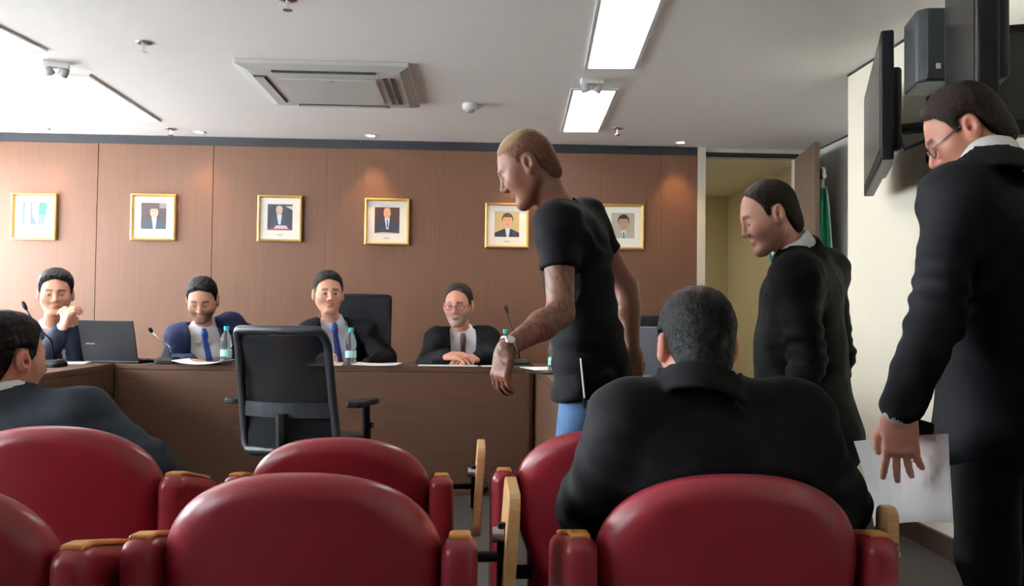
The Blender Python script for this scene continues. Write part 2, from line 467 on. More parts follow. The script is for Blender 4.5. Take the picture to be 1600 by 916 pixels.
# left wall with three windows
WIN = [(4.85, 6.95), (1.95, 4.05), (-0.75, 1.35)]
Z0, Z1 = 0.85, 2.36
lw = MB(); xa, xb = X_LEFT - 0.2, X_LEFT
lw.box((xa, Y_BACK, 0), (xb, Y_WALL + 0.12, Z0)); lw.box((xa, Y_BACK, Z1), (xb, Y_WALL + 0.12, CZ))
ys = [Y_BACK, -0.75, 1.35, 1.95, 4.05, 4.85, 6.95, Y_WALL + 0.12]
for k in range(0, 8, 2): lw.box((xa, ys[k], Z0), (xb, ys[k + 1], Z1))
struct('wall_left', lw, GREYWALL)
for n, (a, b) in enumerate(WIN):
    w = tag(empty('window_%d' % (n + 1), (X_LEFT - 0.1, (a + b) / 2, Z0)), kind='structure')
    hw, hh = (b - a) / 2, Z1 - Z0
    fm = MB()
    for (y0, y1, z0, z1) in ((-hw, -hw + .05, 0, hh), (hw - .05, hw, 0, hh), (-.025, .025, .05, hh - .05), (-hw + .05, hw - .05, 0, .05), (-hw + .05, hw - .05, hh - .05, hh)):
        fm.box((-.03, y0, z0), (.03, y1, z1))
    fm.build('window_frame', WHITEP, w)
    for sgn in (-1, 1):
        MB().box((-.003, min(sgn * .025, sgn * (hw - .05)), .05), (.003, max(sgn * .025, sgn * (hw - .05)), hh - .05)).build('pane', GLASS, w)

# ------------------------------------------------------------------ ceiling fixtures
def strip_light(nl, nr, fr_, fl, label, length=1.2):
    P = [atz(*q, CZ) for q in (nl, nr, fr_, fl)]
    far = (P[2] + P[3]) / 2; near = (P[0] + P[1]) / 2
    d = (near - far); d.z = 0; d.normalize()
    wd = ((P[1] - P[0]).length + (P[2] - P[3]).length) / 2
    c = far + d * length / 2
    o = empty('strip_light', (c.x, c.y, CZ), math.atan2(d.y, d.x) - math.pi / 2)
    tag(o, label, 'ceiling light', 'white strip lights in the ceiling')
    w2, l2 = wd / 2, length / 2
    f = MB()
    for (x0, x1, y0, y1) in ((-w2 - .02, -w2, -l2 - .02, l2 + .02), (w2, w2 + .02, -l2 - .02, l2 + .02), (-w2, w2, -l2 - .02, -l2), (-w2, w2, l2, l2 + .02)):
        f.box((x0, y0, -.012), (x1, y1, 0.0))
    f.build('light_frame', WHITEP, o)
    MB().box((-w2, -l2, -.007), (w2, l2, -.001)).build('diffuser', LAMP, o)
strip_light((942, 0), (1028, 0), (992, 104), (917, 104), 'bright white strip light cut by the top edge of the picture right of centre')
strip_light((897, 146), (957, 146), (935, 204), (879, 204), 'smaller white strip light directly above the head of the man in the black t-shirt')
strip_light((-90, 33), (-20, 33), (67, 76), (4, 76), 'white strip light at the top left corner of the picture')
strip_light((82, 124), (146, 124), (246, 187), (190, 187), 'white strip light at the left, nearer the panelled wall above the two left portraits')

def on_ceiling(px, py): p = atz(px, py, CZ); return (p.x, p.y, CZ)
# ceiling cassette air conditioner
A_, B_, C_, D_ = atz(358, 95, CZ), atz(640, 102, CZ), atz(663, 158, CZ), atz(425, 155, CZ)
ctr = (A_ + B_ + C_ + D_) / 4
ac = empty('air_conditioner', (ctr.x, ctr.y, CZ), math.atan2((B_ - A_).y, (B_ - A_).x) * 0.5)
tag(ac, 'square cassette air conditioner set in the ceiling', 'air conditioner')
hw, hd = 0.5, 0.475
fr_ = MB()
def ring(w, h, z): return [Vector((-w, -h, z)), Vector((w, -h, z)), Vector((w, h, z)), Vector((-w, h, z))]
fr_.loft([ring(hw, hd, 0), ring(hw, hd, -.025), ring(hw * .88, hd * .88, -.045), ring(hw * .62, hd * .62, -.050)], ACGREY)
fr_.build('housing', ACGREY, ac, bevel=0.006)
MB().box((-.29, -.275, -.062), (.29, .275, -.050)).build('grille', ACGREY, ac, bevel=0.004)
MB().cyl((0.02, -.25, -.062), (0.02, -.25, -.066), .012, seg=12).build('latch', GREYP, ac)
for (x0, x1, y0, y1, nm) in ((-.43, -.36, -.3, .3, 'slot'), (.33, .355, -.3, .3, 'slot'), (.375, .40, -.3, .3, 'slot'), (-.3, .3, -.41, -.385, 'slot'), (-.3, .3, .36, .41, 'slot')):
    MB().box((x0, y0, -.0535), (x1, y1, -.030)).build(nm, ACDARK, ac)
for (x0, x1, y0, y1) in ((-.425, -.37, -.29, .29), (-.29, .29, .37, .40)):
    MB().box((x0, y0, -.058), (x1, y1, -.054)).build('louvre', ACGREY, ac)

def sprinkler(px, py, label, s=1.0):
    o = empty('sprinkler', on_ceiling(px, py)); tag(o, label, 'sprinkler', 'ceiling sprinklers')
    MB().lathe([(0, 0), (.045 * s, 0), (.045 * s, -.006), (.02 * s, -.012), (0, -.012)]).build('escutcheon', CHROME, o, smooth=True)
    MB().cyl((0, 0, -.012), (0, 0, -.05), .009, .006, seg=10).build('stem', CHROME, o)
    MB().lathe([(0, -.05), (.022, -.05), (.022, -.054), (0, -.054)]).build('deflector', CHROME, o)
sprinkler(225, 66, 'chrome sprinkler on the ceiling left of the air conditioner')
sprinkler(267, 201, 'chrome sprinkler on the ceiling nearest the panelled wall at left')
sprinkler(450, -2, 'chrome sprinkler cut by the top edge of the picture above the air conditioner')
sprinkler(965, 200, 'chrome sprinkler on the ceiling right of the smaller strip light')

def sensor(px, py, rz, label):
    o = empty('emergency_light', on_ceiling(px, py), rz); tag(o, label, 'emergency light', 'small spot lamps between the strip lights')
    MB().box((-.07, -.03, -.035), (.07, .03, 0)).build('housing', WHITEP, o, bevel=.006)
    for s in (-1, 1):
        R = Matrix.Rotation(s * 0.5, 3, 'Y') @ Matrix.Rotation(0.5, 3, 'X')
        MB().lathe([(0, 0), (.022, 0), (.03, -.045), (.027, -.047), (0, -.04)], c=(s * .05, 0, -.035), R=R).build('lamp_head', GREYP, o, smooth=True)
sensor(88, 97, 0.4, 'grey twin-headed emergency lamp on the ceiling at the upper left')
sensor(925, 123, 0.1, 'small emergency lamp between the two right-hand strip lights')
sd = empty('smoke_detector', on_ceiling(735, 163)); tag(sd, 'white round smoke detector on the ceiling right of the air conditioner', 'smoke detector')
MB().lathe([(0, 0), (.055, 0), (.055, -.03), (.04, -.04), (0, -.04)]).build('base', WHITEP, sd, smooth=False)
MB().lathe([(0, -.04), (.03, -.04), (.028, -.055), (0, -.058)]).build('sensor_cap', GREYP, sd)

def downlight(px, Y, label):
    p = at(px, 200, Y)
    o = empty('downlight', (p.x, Y, CZ)); tag(o, label, 'downlight', 'warm downlights along the panelled wall')
    MB().lathe([(.032, 0), (.048, 0), (.048, -.006), (.032, -.004)], seg=24).build('trim_ring', WHITEP, o, smooth=True)
    MB().lathe([(0, -.002), (.032, -.002), (.030, -.005), (0, -.005)], seg=24).build('bulb', LAMPW, o)
    d = bpy.data.lights.new('downlight_beam', 'SPOT'); d.energy = 30; d.color = (1.0, 0.58, 0.26)
    d.spot_size = math.radians(66); d.spot_blend = 0.9; d.shadow_soft_size = .03
    so = bpy.data.objects.new('downlight_beam', d); so.location = (0, 0, -.02); so.rotation_euler = (math.radians(9), 0, 0)
    col.objects.link(so); so.parent = o
downlight(68, 6.8, 'warm downlight above the leftmost portrait')
downlight(312, 6.8, 'warm downlight above the space between second and third portrait')
downlight(580, 6.8, 'warm downlight above the fourth portrait from the left')
downlight(822, 6.8, 'warm downlight hidden behind the head of the man in the t-shirt')
downlight(1064, 6.8, 'warm downlight at the right end of the panelled wall beside the doorway')

# ------------------------------------------------------------------ portraits on the panelled wall
def pm(name, c): return mat('print_' + name, c, 0.6)
def disc(cx, cz, rx, rz, y, n=22): return [(cx + rx * math.cos(2 * math.pi * k / n), y, cz + rz * math.sin(2 * math.pi * k / n)) for k in range(n)]
def rect(x0, z0, x1, z1, y): return [(x0, y, z0), (x1, y, z0), (x1, y, z1), (x0, y, z1)]
def portrait(cx, cy, wpx, hpx, label, style):
    Y = Y_WALL - 0.02
    p = at(cx, cy, Y); s = (at(cx + 100, cy, Y) - p).length / 100
    W, H = wpx * s, hpx * s
    o = empty('portrait', (p.x, Y, p.z - H / 2)); o.rotation_euler = (0, 0, 0)
    tag(o, label, 'portrait', 'framed portraits on the panelled wall')
    t, dpt = 0.022, 0.03
    def outer(w, h, y): return [Vector((-w / 2, y, H / 2 - h / 2)), Vector((w / 2, y, H / 2 - h / 2)), Vector((w / 2, y, H / 2 + h / 2)), Vector((-w / 2, y, H / 2 + h / 2))]
    f = MB().loft([outer(W, H, -.001), outer(W, H, -dpt), outer(W - t, H - t, -dpt - .004), outer(W - 2 * t, H - 2 * t, -dpt + .012), outer(W - 2 * t, H - 2 * t, -.001)], cap=False)
    f.build('picture_frame', GOLD, o)
    MB().box((-W / 2 + t, -.012, t), (W / 2 - t, -.004, H - t)).build('mount', MAT_WHITE, o)
    iw, ih = W * 0.56, H * 0.56
    cz = H * 0.53; b = cz - ih / 2; y = -.0125
    M = MB(); st = style
    def R_(x0, z0, x1, z1, k, c): M.poly(rect(x0 * iw - iw / 2, b + z0 * ih, x1 * iw - iw / 2, b + z1 * ih, y - k * .0003), pm(*c))
    def D_(cx, cz_, rx, rz, k, c): M.poly(disc(cx * iw - iw / 2, b + cz_ * ih, rx * iw, rz * ih, y - k * .0003), pm(*c))
    def P_(pts, k, c): M.poly([(u * iw - iw / 2, y - k * .0003, b + v * ih) for u, v in pts], pm(*c))
    R_(0, 0, 1, 1, 0, st['bg'])
    if st.get('abstract'):
        P_([(.02, .08), (.10, .08), (.13, .7), (.14, 1.0), (.02, 1.0)], 1, ('teal', (.06, .30, .22)))
        P_([(.34, .12), (.62, .12), (.42, .52), (.40, 1.0), (.34, 1.0)], 1, ('bluegrey', (.06, .075, .10)))
        P_([(.66, .12), (.9, .2), (.97, .72), (.99, 1.0), (.68, 1.0), (.66, .6)], 2, ('green', (.01, .22, .08)))
        P_([(.66, .12), (.9, .12), (.94, .5), (.66, .55)], 3, ('greyblue2', (.08, .11, .14)))
        P_([(.34, 0), (.7, 0), (.62, .13), (.5, .16), (.42, .13)], 4, ('offwhite', (.8, .8, .76)))
    else:
        hx, hz, r = st['head']
        if 'extra' in st:
            for q in st['extra']: P_(*q)
        sh = st.get('sh', .46)
        P_([(max(0, hx - sh), 0), (min(1, hx + sh), 0), (min(1, hx + sh), .16), (min(1, hx + sh * .8), hz - r * 1.75), (hx + .1, hz - r * 1.2), (hx - .1, hz - r * 1.2), (max(0, hx - sh * .8), hz - r * 1.75), (max(0, hx - sh), .16)], 2, st['suit'])
        P_([(hx - .03, max(0, hz - r * 3.6)), (hx + .06, max(0, hz - r * 3.6)), (hx + .11, hz - r * 1.1), (hx - .10, hz - r * 1.1)], 3, st.get('shirt', ('shirt', (.62, .66, .74))))
        if 'tie' in st: P_([(hx - .02, max(0, hz - r * 3.3)), (hx + .06, max(0, hz - r * 3.3)), (hx + .035, hz - r * 1.45), (hx - .02, hz - r * 1.45)], 4, st['tie'])
        D_(hx, hz + r * .25, r * .95, r * 1.0, 5, st['hair'])
        D_(hx, hz - r * .1, r * .82, r * 1.12, 6, st['skin'])
        P_([(hx - r * .75, hz + r * .55), (hx + r * .75, hz + r * .55), (hx + r * .6, hz + r * 1.1), (hx - r * .6, hz + r * 1.1)], 7, st['hair'] if not st.get('bald') else st['skin'])
        for sx in (-1, 1):
            P_([(hx + sx * r * .32 - .03, hz + r * .12), (hx + sx * r * .32 + .03, hz + r * .12), (hx + sx * r * .32 + .03, hz + r * .22), (hx + sx * r * .32 - .03, hz + r * .22)], 8, st['hair'])
        P_([(hx - .05, hz - r * .62), (hx + .05, hz - r * .62), (hx + .05, hz - r * .52), (hx - .05, hz - r * .52)], 8, ('lip', (.35, .13, .11)))
        for q in st.get('fore', ()): P_(*q)
    if st.get('caption'): M.poly(rect(-.025, t + (b - t) * .42, .025, t + (b - t) * .52, -.0125), pm('caption', (.35, .33, .3)))
    M.build('portrait_print', None, o)
SK = ('skin', (.52, .30, .22)); SKP = ('skinpale', (.60, .40, .36)); SKW = ('skinwarm', (.60, .33, .19))
HB = ('hairdark', (.03, .022, .018)); HG = ('hairgrey', (.4, .38, .38))
DK = ('navysuit', (.018, .028, .045))
portrait(55, 339, 70, 74, 'gold framed picture of pale green and grey shapes, leftmost on the panelled wall', dict(bg=('palebg', (.45, .55, .50)), abstract=True))
portrait(241, 340, 70, 74, 'gold framed portrait of a dark haired man with pale blue shirt, second from left', dict(bg=('maroonbg', (.035, .018, .018)), head=(.52, .66, .20), hair=HB, skin=SK, suit=DK, shirt=('shirtblue', (.45, .58, .70)),
         extra=[([(.72, .8), (1, .8), (1, 1), (.72, 1)], 1, ('greypatch', (.20, .17, .16)))]))
portrait(438, 342, 69, 73, 'gold framed portrait of a white haired man with folded hands above a red edge', dict(bg=('blackbg', (.02, .024, .026)), head=(.47, .76, .15), hair=HG, skin=SKP, suit=DK, bald=True, caption=True,
         extra=[([(.7, .93), (1, .78), (1, .93)], 1, ('windowpatch', (.6, .55, .5)))],
         fore=[([(0, 0), (.9, 0), (1, .06), (0, .07)], 9, ('redcloth', (.30, .03, .05))), ([(.25, .06), (.85, .06), (.75, .18), (.35, .18)], 10, ('handspale', (.6, .5, .5)))]))
portrait(605, 347, 69, 73, 'brightly lit gold framed portrait of a bald man in blue tie, fourth from left', dict(bg=('darkredbg', (.045, .012, .010)), head=(.5, .78, .17), hair=('hairbrown2', (.10, .05, .03)), skin=SKW, suit=DK, bald=True, tie=('tieblue', (.08, .15, .28)), caption=True,
         fore=[([(0, 0), (1, 0), (1, .02), (.3, .05), (0, .01)], 9, ('gildededge', (.6, .45, .22)))]))
portrait(792, 353, 68, 70, 'gold framed portrait with a yellow background beside the standing man\'s chin', dict(bg=('yellowbg', (.50, .38, .19)), head=(.52, .64, .25), hair=('hairbrown', (.07, .04, .025)), skin=SKW, suit=('navysuit2', (.02, .022, .04)), sh=.52, caption=True))
portrait(973, 355, 64, 70, 'gold framed portrait with a pale background behind the standing man\'s back', dict(bg=('sagebg', (.42, .40, .31)), head=(.52, .62, .26), hair=HB, skin=('skinolive', (.47, .27, .18)), suit=('palesuit', (.45, .42, .36)), sh=.5, tie=('tiegrey', (.12, .12, .12))))

# ------------------------------------------------------------------ panel tables
ZT = 0.775
Y_F = 5.05                                                        # front face of the long table
XT0, XT1 = at(178, 600, Y_F).x, at(836, 600, Y_F).x
def table(name, label, x0, x1, y0, y1, front, mods=()):
    """tabletop plus modesty panels, origin on the floor"""
    c = Vector(((x0 + x1) / 2, (y0 + y1) / 2, 0)); o = empty(name, c)
    tag(o, label, 'table')
    hx, hy = (x1 - x0) / 2, (y1 - y0) / 2
    MB().box((-hx, -hy + .0, ZT - .035), (hx, hy, ZT)).build('tabletop', WOODTABLE, o, bevel=.004)
    if 'f' in front: MB().box((-hx + .0, -hy + .001, 0), (hx - .0, -hy + .028, ZT - .036)).build('front_panel', WOODTABLE, o, bevel=.004)
    if 'l' in front: MB().box((-hx + .001, -hy + .03, 0), (-hx + .028, hy - .03, ZT - .036)).build('side_panel', WOODTABLE, o, bevel=.004)
    if 'r' in front: MB().box((hx - .028, -hy + .03, 0), (hx - .001, hy - .03, ZT - .036)).build('side_panel', WOODTABLE, o, bevel=.004)
    return o
table('long_table', 'long brown veneer table the four men in suits sit behind', XT0, XT1 - .03, Y_F, Y_F + .40, 'fr')
# rounded end post of the long table
MBp = MB()
MBp.loft([[Vector((XT1 - .045 + .045 * math.cos(a), Y_F + .045 + .045 * math.sin(a), z)) for a in [2 * math.pi * k / 20 for k in range(20)]] for z in (0, ZT)])
lt = [o for o in bpy.data.objects if o.name == 'long_table'][0]
po = MBp.build('end_post', WOODTABLE, lt, smooth=False); po.location = -lt.location
table('corner_table', 'brown veneer table wing at the left carrying the open laptop', XT0 - .80, XT0 - .002, 3.85, Y_F + .40, 'fr')
RX0 = XT1 + .004
Y_RW = atz(862, 606, ZT).y
table('side_table', 'brown veneer table wing at the right behind the man in the black t-shirt', RX0, RX0 + .78, Y_RW, Y_F + .40, 'fl')
# ------------------------------------------------------------------ red auditorium chairs
def chair_back_mesh():
    S = Sdf()
    hw, top, bot = 0.272, 0.79, 0.30
    def f(p):
        x, y, z = p[..., 0], p[..., 1], p[..., 2]
        # outline: an oval dome on straight flanks, narrowing a little downwards
        zc = 0.585
        w = hw - 0.10 * np.clip((zc - z) / (zc - bot), 0, 1) ** 2
        rz = np.where(z > zc, top - zc, 10.0)
        n = 2.35
        q = (np.abs(x / w) ** n + (np.maximum(z - zc, 0) / (top - zc)) ** n) ** (1 / n)
        d2 = (q - 1) * 0.20
        d2 = np.maximum(d2, bot - z)
        yc = 0.05 * (x / hw) ** 2 - 0.16 * (z - 0.45)                  # wrapped and reclined
        th = 0.050
        r = 0.045
        a = np.maximum(d2 + r, 0); b = np.maximum(np.abs(y - yc) - th + r, 0)
        return np.sqrt(a * a + b * b) + np.minimum(np.maximum(d2 + r, np.abs(y - yc) - th + r), 0) - r
    S.add(f, (-hw - .02, -.22, bot - .02), (hw + .02, .16, top + .02))
    return S.mesh(0.0075)
BV, BQ = chair_back_mesh()
def slab_mesh(lo, hi, r, step=0.008, fn=None):
    S = Sdf(); lo = arr(lo); hi = arr(hi)
    S.add(lambda p: d_box(p if fn is None else fn(p), (lo + hi) / 2, (hi - lo) / 2, r), lo - .03, hi + .03)
    return S.mesh(step)
AV, AQ = slab_mesh((-.036, -.03, .10), (.036, .30, .60), .030, .0075, lambda p: np.stack([p[..., 0], p[..., 1], p[..., 2] + 0.25 * np.maximum(p[..., 1] - .02, 0)], -1))
SV, SQ = slab_mesh((-.225, .0, .34), (.225, .43, .45), .045, .010)
def make_red_chair():
    o = empty('auditorium_chair')
    np_mesh('backrest', BV, BQ, LEATHER, o)
    np_mesh('seat', SV, SQ, LEATHER, o)
    for s in (-1, 1):
        a = np_mesh('armrest', AV, AQ, LEATHER, o); a.location = (s * .305, -.02, 0.06)
        cap = MB()
        rings = []
        for (y, z) in ((-.004, .598), (.0, .6005), (.04, .597), (.12, .577), (.21, .5545), (.25, .543), (.254, .539)):
            rings.append([Vector((x, y, z + dz)) for (x, dz) in ((-.020, -.004), (-.022, .001), (-.018, .006), (.018, .006), (.022, .001), (.020, -.004))])
        cap.loft(rings).build('arm_cap', ARMCAP, a, bevel=.003)
        MB().box((s * .305 - .03, .0, 0), (s * .305 + .03, .25, .15)).build('leg', SATINBLK, o, bevel=.008)
    MB().box((-.27, .08, .30), (.27, .16, .345)).build('seat_rail', SATINBLK, o)
    return o
def writing_tablet(o, side=1, tilt=0.0, dx=0.0, top=.70, ht=.30, dp=.24):
    """folded writing tablet hanging beside the arm on a black bracket"""
    x = side * (.305 + .115) + dx
    b = MB()
    n = rrect(dp, ht, min(.04, dp * .4))
    rings = [[Vector((x + sx * .0125 + tilt * pz, .12 + py, top - ht / 2 + pz)) for (py, pz) in n] for sx in (-1, 1)]
    t = b.loft(rings).build('writing_tablet', BEECH, o, bevel=.003)
    MB().tube([(side * .335, .06, top - ht * .45), (x - side * .02, .06, top - ht * .45)], .011, seg=8).tube([(x - side * .016, .06, top - ht * .70), (x - side * .016, .06, top - ht * .22)], .009, seg=8).build('bracket', BLACKP, t)
    MB().lathe([(0, -.012), (.016, -.012), (.016, .012), (0, .012)], c=(x - side * .022, .06, top - ht * .30), R=Matrix.Rotation(math.pi / 2, 3, 'Y')).build('hinge', CHROME, t)
proto = make_red_chair()
CH = [  # centre pixel x at the rear face, y of the top, depth, label, tablet
    (467, 740, 1.60, 'nearest red leather chair in the middle, with a folded wooden tablet at its right', dict(dx=-.015, top=.735, tilt=.06)),
    (1152, 742, 1.62, 'red leather chair at the right in which the broad man in black sits', None),
    (-176, 748, 1.52, 'red leather chair cut off by the lower left corner of the picture', None),
    (528, 684, 2.50, 'red leather chair in the second row in front of the mesh office chair', dict(dx=.0, top=.745, tilt=.05)),
    (76, 666, 2.20, 'red leather chair at the left behind the seated man in slate grey', None),
    (953, 672, 2.42, 'red leather chair in the second row, partly hidden by the broad seated man', None),
]
CHAIRS = []
for i, (px, py, Y, lab, tb) in enumerate(CH):
    o = proto if i == 0 else copy_tree(proto)
    p = at(px, py, Y)
    CHAIRS.append((o, p, Y, lab, tb))
for i, (o, p, Y, lab, tb) in enumerate(CHAIRS):
    o.location = (p.x, Y + .055, 0)
    o.scale = (1.0, 1.0, p.z / 0.79)
    tag(o, lab, 'chair', 'red auditorium chairs')
    if tb: writing_tablet(o, **tb)
    if i in (0, 2, 3, 5):                                     # nobody sits here: the tip-up seat is folded
        for ch in o.children:
            if ch.name.startswith('seat') and not ch.name.startswith('seat_rail'):
                ch.rotation_euler = (math.radians(85), 0, 0); ch.location = (0, .50, .13)
# right-hand tablet of the broad man's chair
writing_tablet(CHAIRS[1][0], dx=-.03, top=.69, tilt=0.0, dp=.06)

# ------------------------------------------------------------------ mesh-backed office chairs
def office_chair(loc, rz, label, lean=0.13, headrest=False):
    o = empty('office_chair', loc, rz); tag(o, label, 'chair', 'black office chairs')
    # facing local +y; back at y = 0
    W, H, z0 = .46, .58, .43
    def bp(u, v):       # u -1..1, v 0..1 over the back
        return Vector((u * W / 2 * (1 - .06 * (v - .5)), -lean * v + .05 * u * u + .05 * math.sin(v * 3.1) - .02, z0 + H * v))
    path = []
    for (x, z) in rrect(2.0, 1.0, .13, 6, 0, .5):
        path.append((max(-1, min(1, x)), max(0, min(1, z))))
    MB().tube([bp(*q) for q in path], .022, seg=8, close=True, flat=.8, up=Vector((0, 1, 0))).build('back_frame', DARKGREY, o, smooth=True)
    m = MB(); nu, nv = 10, 12
    vs = [bp(-0.95 + 1.9 * i / nu, .04 + .92 * j / nv) for j in range(nv + 1) for i in range(nu + 1)]
    fs = [(j * (nu + 1) + i, j * (nu + 1) + i + 1, (j + 1) * (nu + 1) + i + 1, (j + 1) * (nu + 1) + i) for j in range(nv) for i in range(nu)]
    m.add(vs, fs); m.build('mesh_back', MESHFAB, o, smooth=True)
    l = MB()
    for (y0, y1) in ((-.028, -.008),):
        vs = []
        rows = [(.29, .0), (.41, .0)]
        for j, (v, _) in enumerate(rows):
            for i in range(9):
                p = bp(-.93 + 1.86 * i / 8, v); vs.append(p + Vector((0, y0, 0)))
        for j, (v, _) in enumerate(rows):
            for i in range(9):
                p = bp(-.93 + 1.86 * i / 8, v); vs.append(p + Vector((0, y1, 0)))
        fs = []
        for i in range(8):
            fs += [(i, i + 1, 9 + i + 1, 9 + i), (18 + i + 1, 18 + i, 27 + i, 27 + i + 1), (9 + i, 9 + i + 1, 27 + i + 1, 27 + i), (i + 1, i, 18 + i, 18 + i + 1)]
        l.add(vs, fs)
    l.build('lumbar_bar', DARKGREY, o, smooth=False)
    v, q = slab_mesh((-.24, .02, .40), (.24, .48, .475), .034, .012)
    np_mesh('seat', v, q, BLACKP, o)
    for s in (-1, 1):
        a = MB()
        a.tube([(s * .20, .22, .39), (s * .30, .22, .385), (s * .315, .22, .43), (s * .315, .20, .645)], [.022, .022, .024, .02], seg=8)
        a.build('arm_post', BLACKP, o, bevel=.004)
        pd = MB().loft([[Vector((s * .315 + x, .08 + y, z)) for (x, y) in rrect(.09, .26, .035, 4, 0, .08)] for z in (.645, .672)])
        pd.build('arm_pad', BLACKP, o, bevel=.006)
        MB().box((s * .315 + .02, .19, .53), (s * .315 + .034, .22, .56)).build('lever', BLACKP, o)
    MB().tube([(0, -.06, .62), (0, -.05, .45), (0, .05, .385), (0, .2, .385)], .03, seg=8).build('back_support', BLACKP, o)
    MB().cyl((0, .22, .08), (0, .22, .40), .028, .024).build('gas_column', CHROME, o)
    b = MB()
    for k in range(5):
        a = 2 * math.pi * k / 5 + .3
        e = Vector((.28 * math.cos(a), .22 + .28 * math.sin(a), .075))
        b.tube([(0, .22, .11), e], [.03, .018], seg=8)
    bb = b.build('star_base', BLACKP, o)
    for k in range(5):
        a = 2 * math.pi * k / 5 + .3
        e = Vector((.28 * math.cos(a), .22 + .28 * math.sin(a), .031))
        MB().lathe([(0, -.02), (.028, -.02), (.031, 0), (.028, .02), (0, .02)], c=e, R=Matrix.Rotation(math.pi / 2, 3, 'X') @ Matrix.Rotation(0, 3, 'Y')).build('caster', BLACKP, bb, smooth=True)
    if headrest:
        pass
    return o
oc = at(448, 705, 4.0)
office_chair((oc.x, 4.0, 0), math.radians(-14), 'empty mesh-backed black office chair in front of the long table')
def exec_chair(px, Y, rz, topz, label):
    p = at(px, 500, Y); o = empty('office_chair', (p.x, Y, 0), rz); tag(o, label, 'chair', 'black office chairs')
    v, q = slab_mesh((-.23, -.05, .50), (.23, .02, topz), .03, .012, lambda p: np.stack([p[..., 0], p[..., 1] + .12 * (p[..., 2] - .5), p[..., 2]], -1))
    np_mesh('backrest', v, q, BLACKP, o)
    v, q = slab_mesh((-.25, .02, .40), (.25, .48, .48), .034, .014); np_mesh('seat', v, q, BLACKP, o)
    MB().tube([(0, -.03, .58), (0, -.02, .42), (0, .12, .385)], .03, seg=8).build('back_support', BLACKP, o)
    MB().cyl((0, .22, .08), (0, .22, .40), .028, .024).build('gas_column', CHROME, o)
    b = MB()
    for k in range(5):
        a = 2 * math.pi * k / 5 + .3
        b.tube([(0, .22, .09), Vector((.28 * math.cos(a), .22 + .28 * math.sin(a), .03))], [.03, .02], seg=8)
    b.build('star_base', BLACKP, o)
    return o
exec_chair(560, 5.95, math.pi + .05, 1.23, 'black chair showing behind the shoulder of the panel man with the deep blue tie')
exec_chair(1004, 5.85, math.pi - .1, 1.10, 'black chair back showing behind the standing t-shirt man at the right table wing')

# ------------------------------------------------------------------ things on the tables
ZS = ZT + .001
def bottle(px, Y, label, h=.225):
    p = at(px, 560, Y); o = empty('water_bottle', (p.x, Y, ZS)); tag(o, label, 'bottle', 'plastic water bottles on the tables')
    k = h / .225
    prof = [(0, 0), (.028, 0), (.033, .008), (.033, .03), (.030, .036), (.033, .042), (.033, .085), (.0295, .092), (.0295, .10), (.033, .108), (.0335, .135), (.031, .155), (.022, .178), (.0135, .192), (.0125, .205), (0, .205)]
    MB().lathe([(r, z * k) for r, z in prof], seg=20).build('bottle_body', BOTTLE, o, smooth=True)
    MB().lathe([(.0338, .045 * k), (.0340, .046 * k), (.0340, .082 * k), (.0338, .083 * k)], seg=20).build('bottle_label', LABELM, o, smooth=True)
    MB().lathe([(0, .200 * k), (.0155, .200 * k), (.016, .222 * k), (.014, .226 * k), (0, .226 * k)], seg=16).build('bottle_cap', TEAL, o)
bottle(353, 5.12, 'water bottle with teal cap before the panel man in blue')
bottle(548, 5.10, 'water bottle with teal cap before the panel man with the deep blue tie')
bottle(789, 5.11, 'water bottle with teal cap half hidden behind the tattooed forearm')
bottle(866, 4.55, 'water bottle on the right table wing beside the black t-shirt')

def gooseneck(bx, Y, tx, ty, label, light=False, Yt=None):
    p = at(bx, 565, Y); t = at(tx, ty, Yt or Y + .03)
    o = empty('gooseneck_microphone', (p.x, Y, ZS)); tag(o, label, 'microphone', 'gooseneck microphones on the tables')
    MB().loft([[Vector((x, y, z)) for (x, y) in rrect(w, d, .02, 4)] for (w, d, z) in ((.13, .15, 0), (.13, .15, .018), (.10, .11, .036))]).build('base', BLACKP, o, bevel=.003)
    e = Vector(t) - Vector((p.x, Y, ZS)); b = Vector((0, .03, .036))
    pts = [b, b + Vector((e.x * .06, 0, e.z * .3)), b.lerp(e, .55) + Vector((0, 0, .012)), b.lerp(e, .9)]
    MB().tube(pts, [.006, .0055, .005, .0045], seg=8).build('neck', CHROME if light else BLACKP, o, smooth=True)
    MB().tube([b.lerp(e, .88), b.lerp(e, .92), b.lerp(e, 1.0), b.lerp(e, 1.03)], [.006, .011, .012, .006], seg=10).build('microphone_head', BLACKP, o, smooth=True)
    MB().box((-.03, -.06, .022), (-.005, -.04, .028)).build('button', GREYP, o)
gooseneck(79, 4.72, 36, 474, 'black gooseneck microphone leaning over the head of the seated man at left')
gooseneck(263, 5.12, 234, 514, 'silver gooseneck microphone left of the panel man in the blue suit', True)
gooseneck(812, 5.30, 790, 480, 'gooseneck microphone right of the bespectacled panel man', False, 5.4)

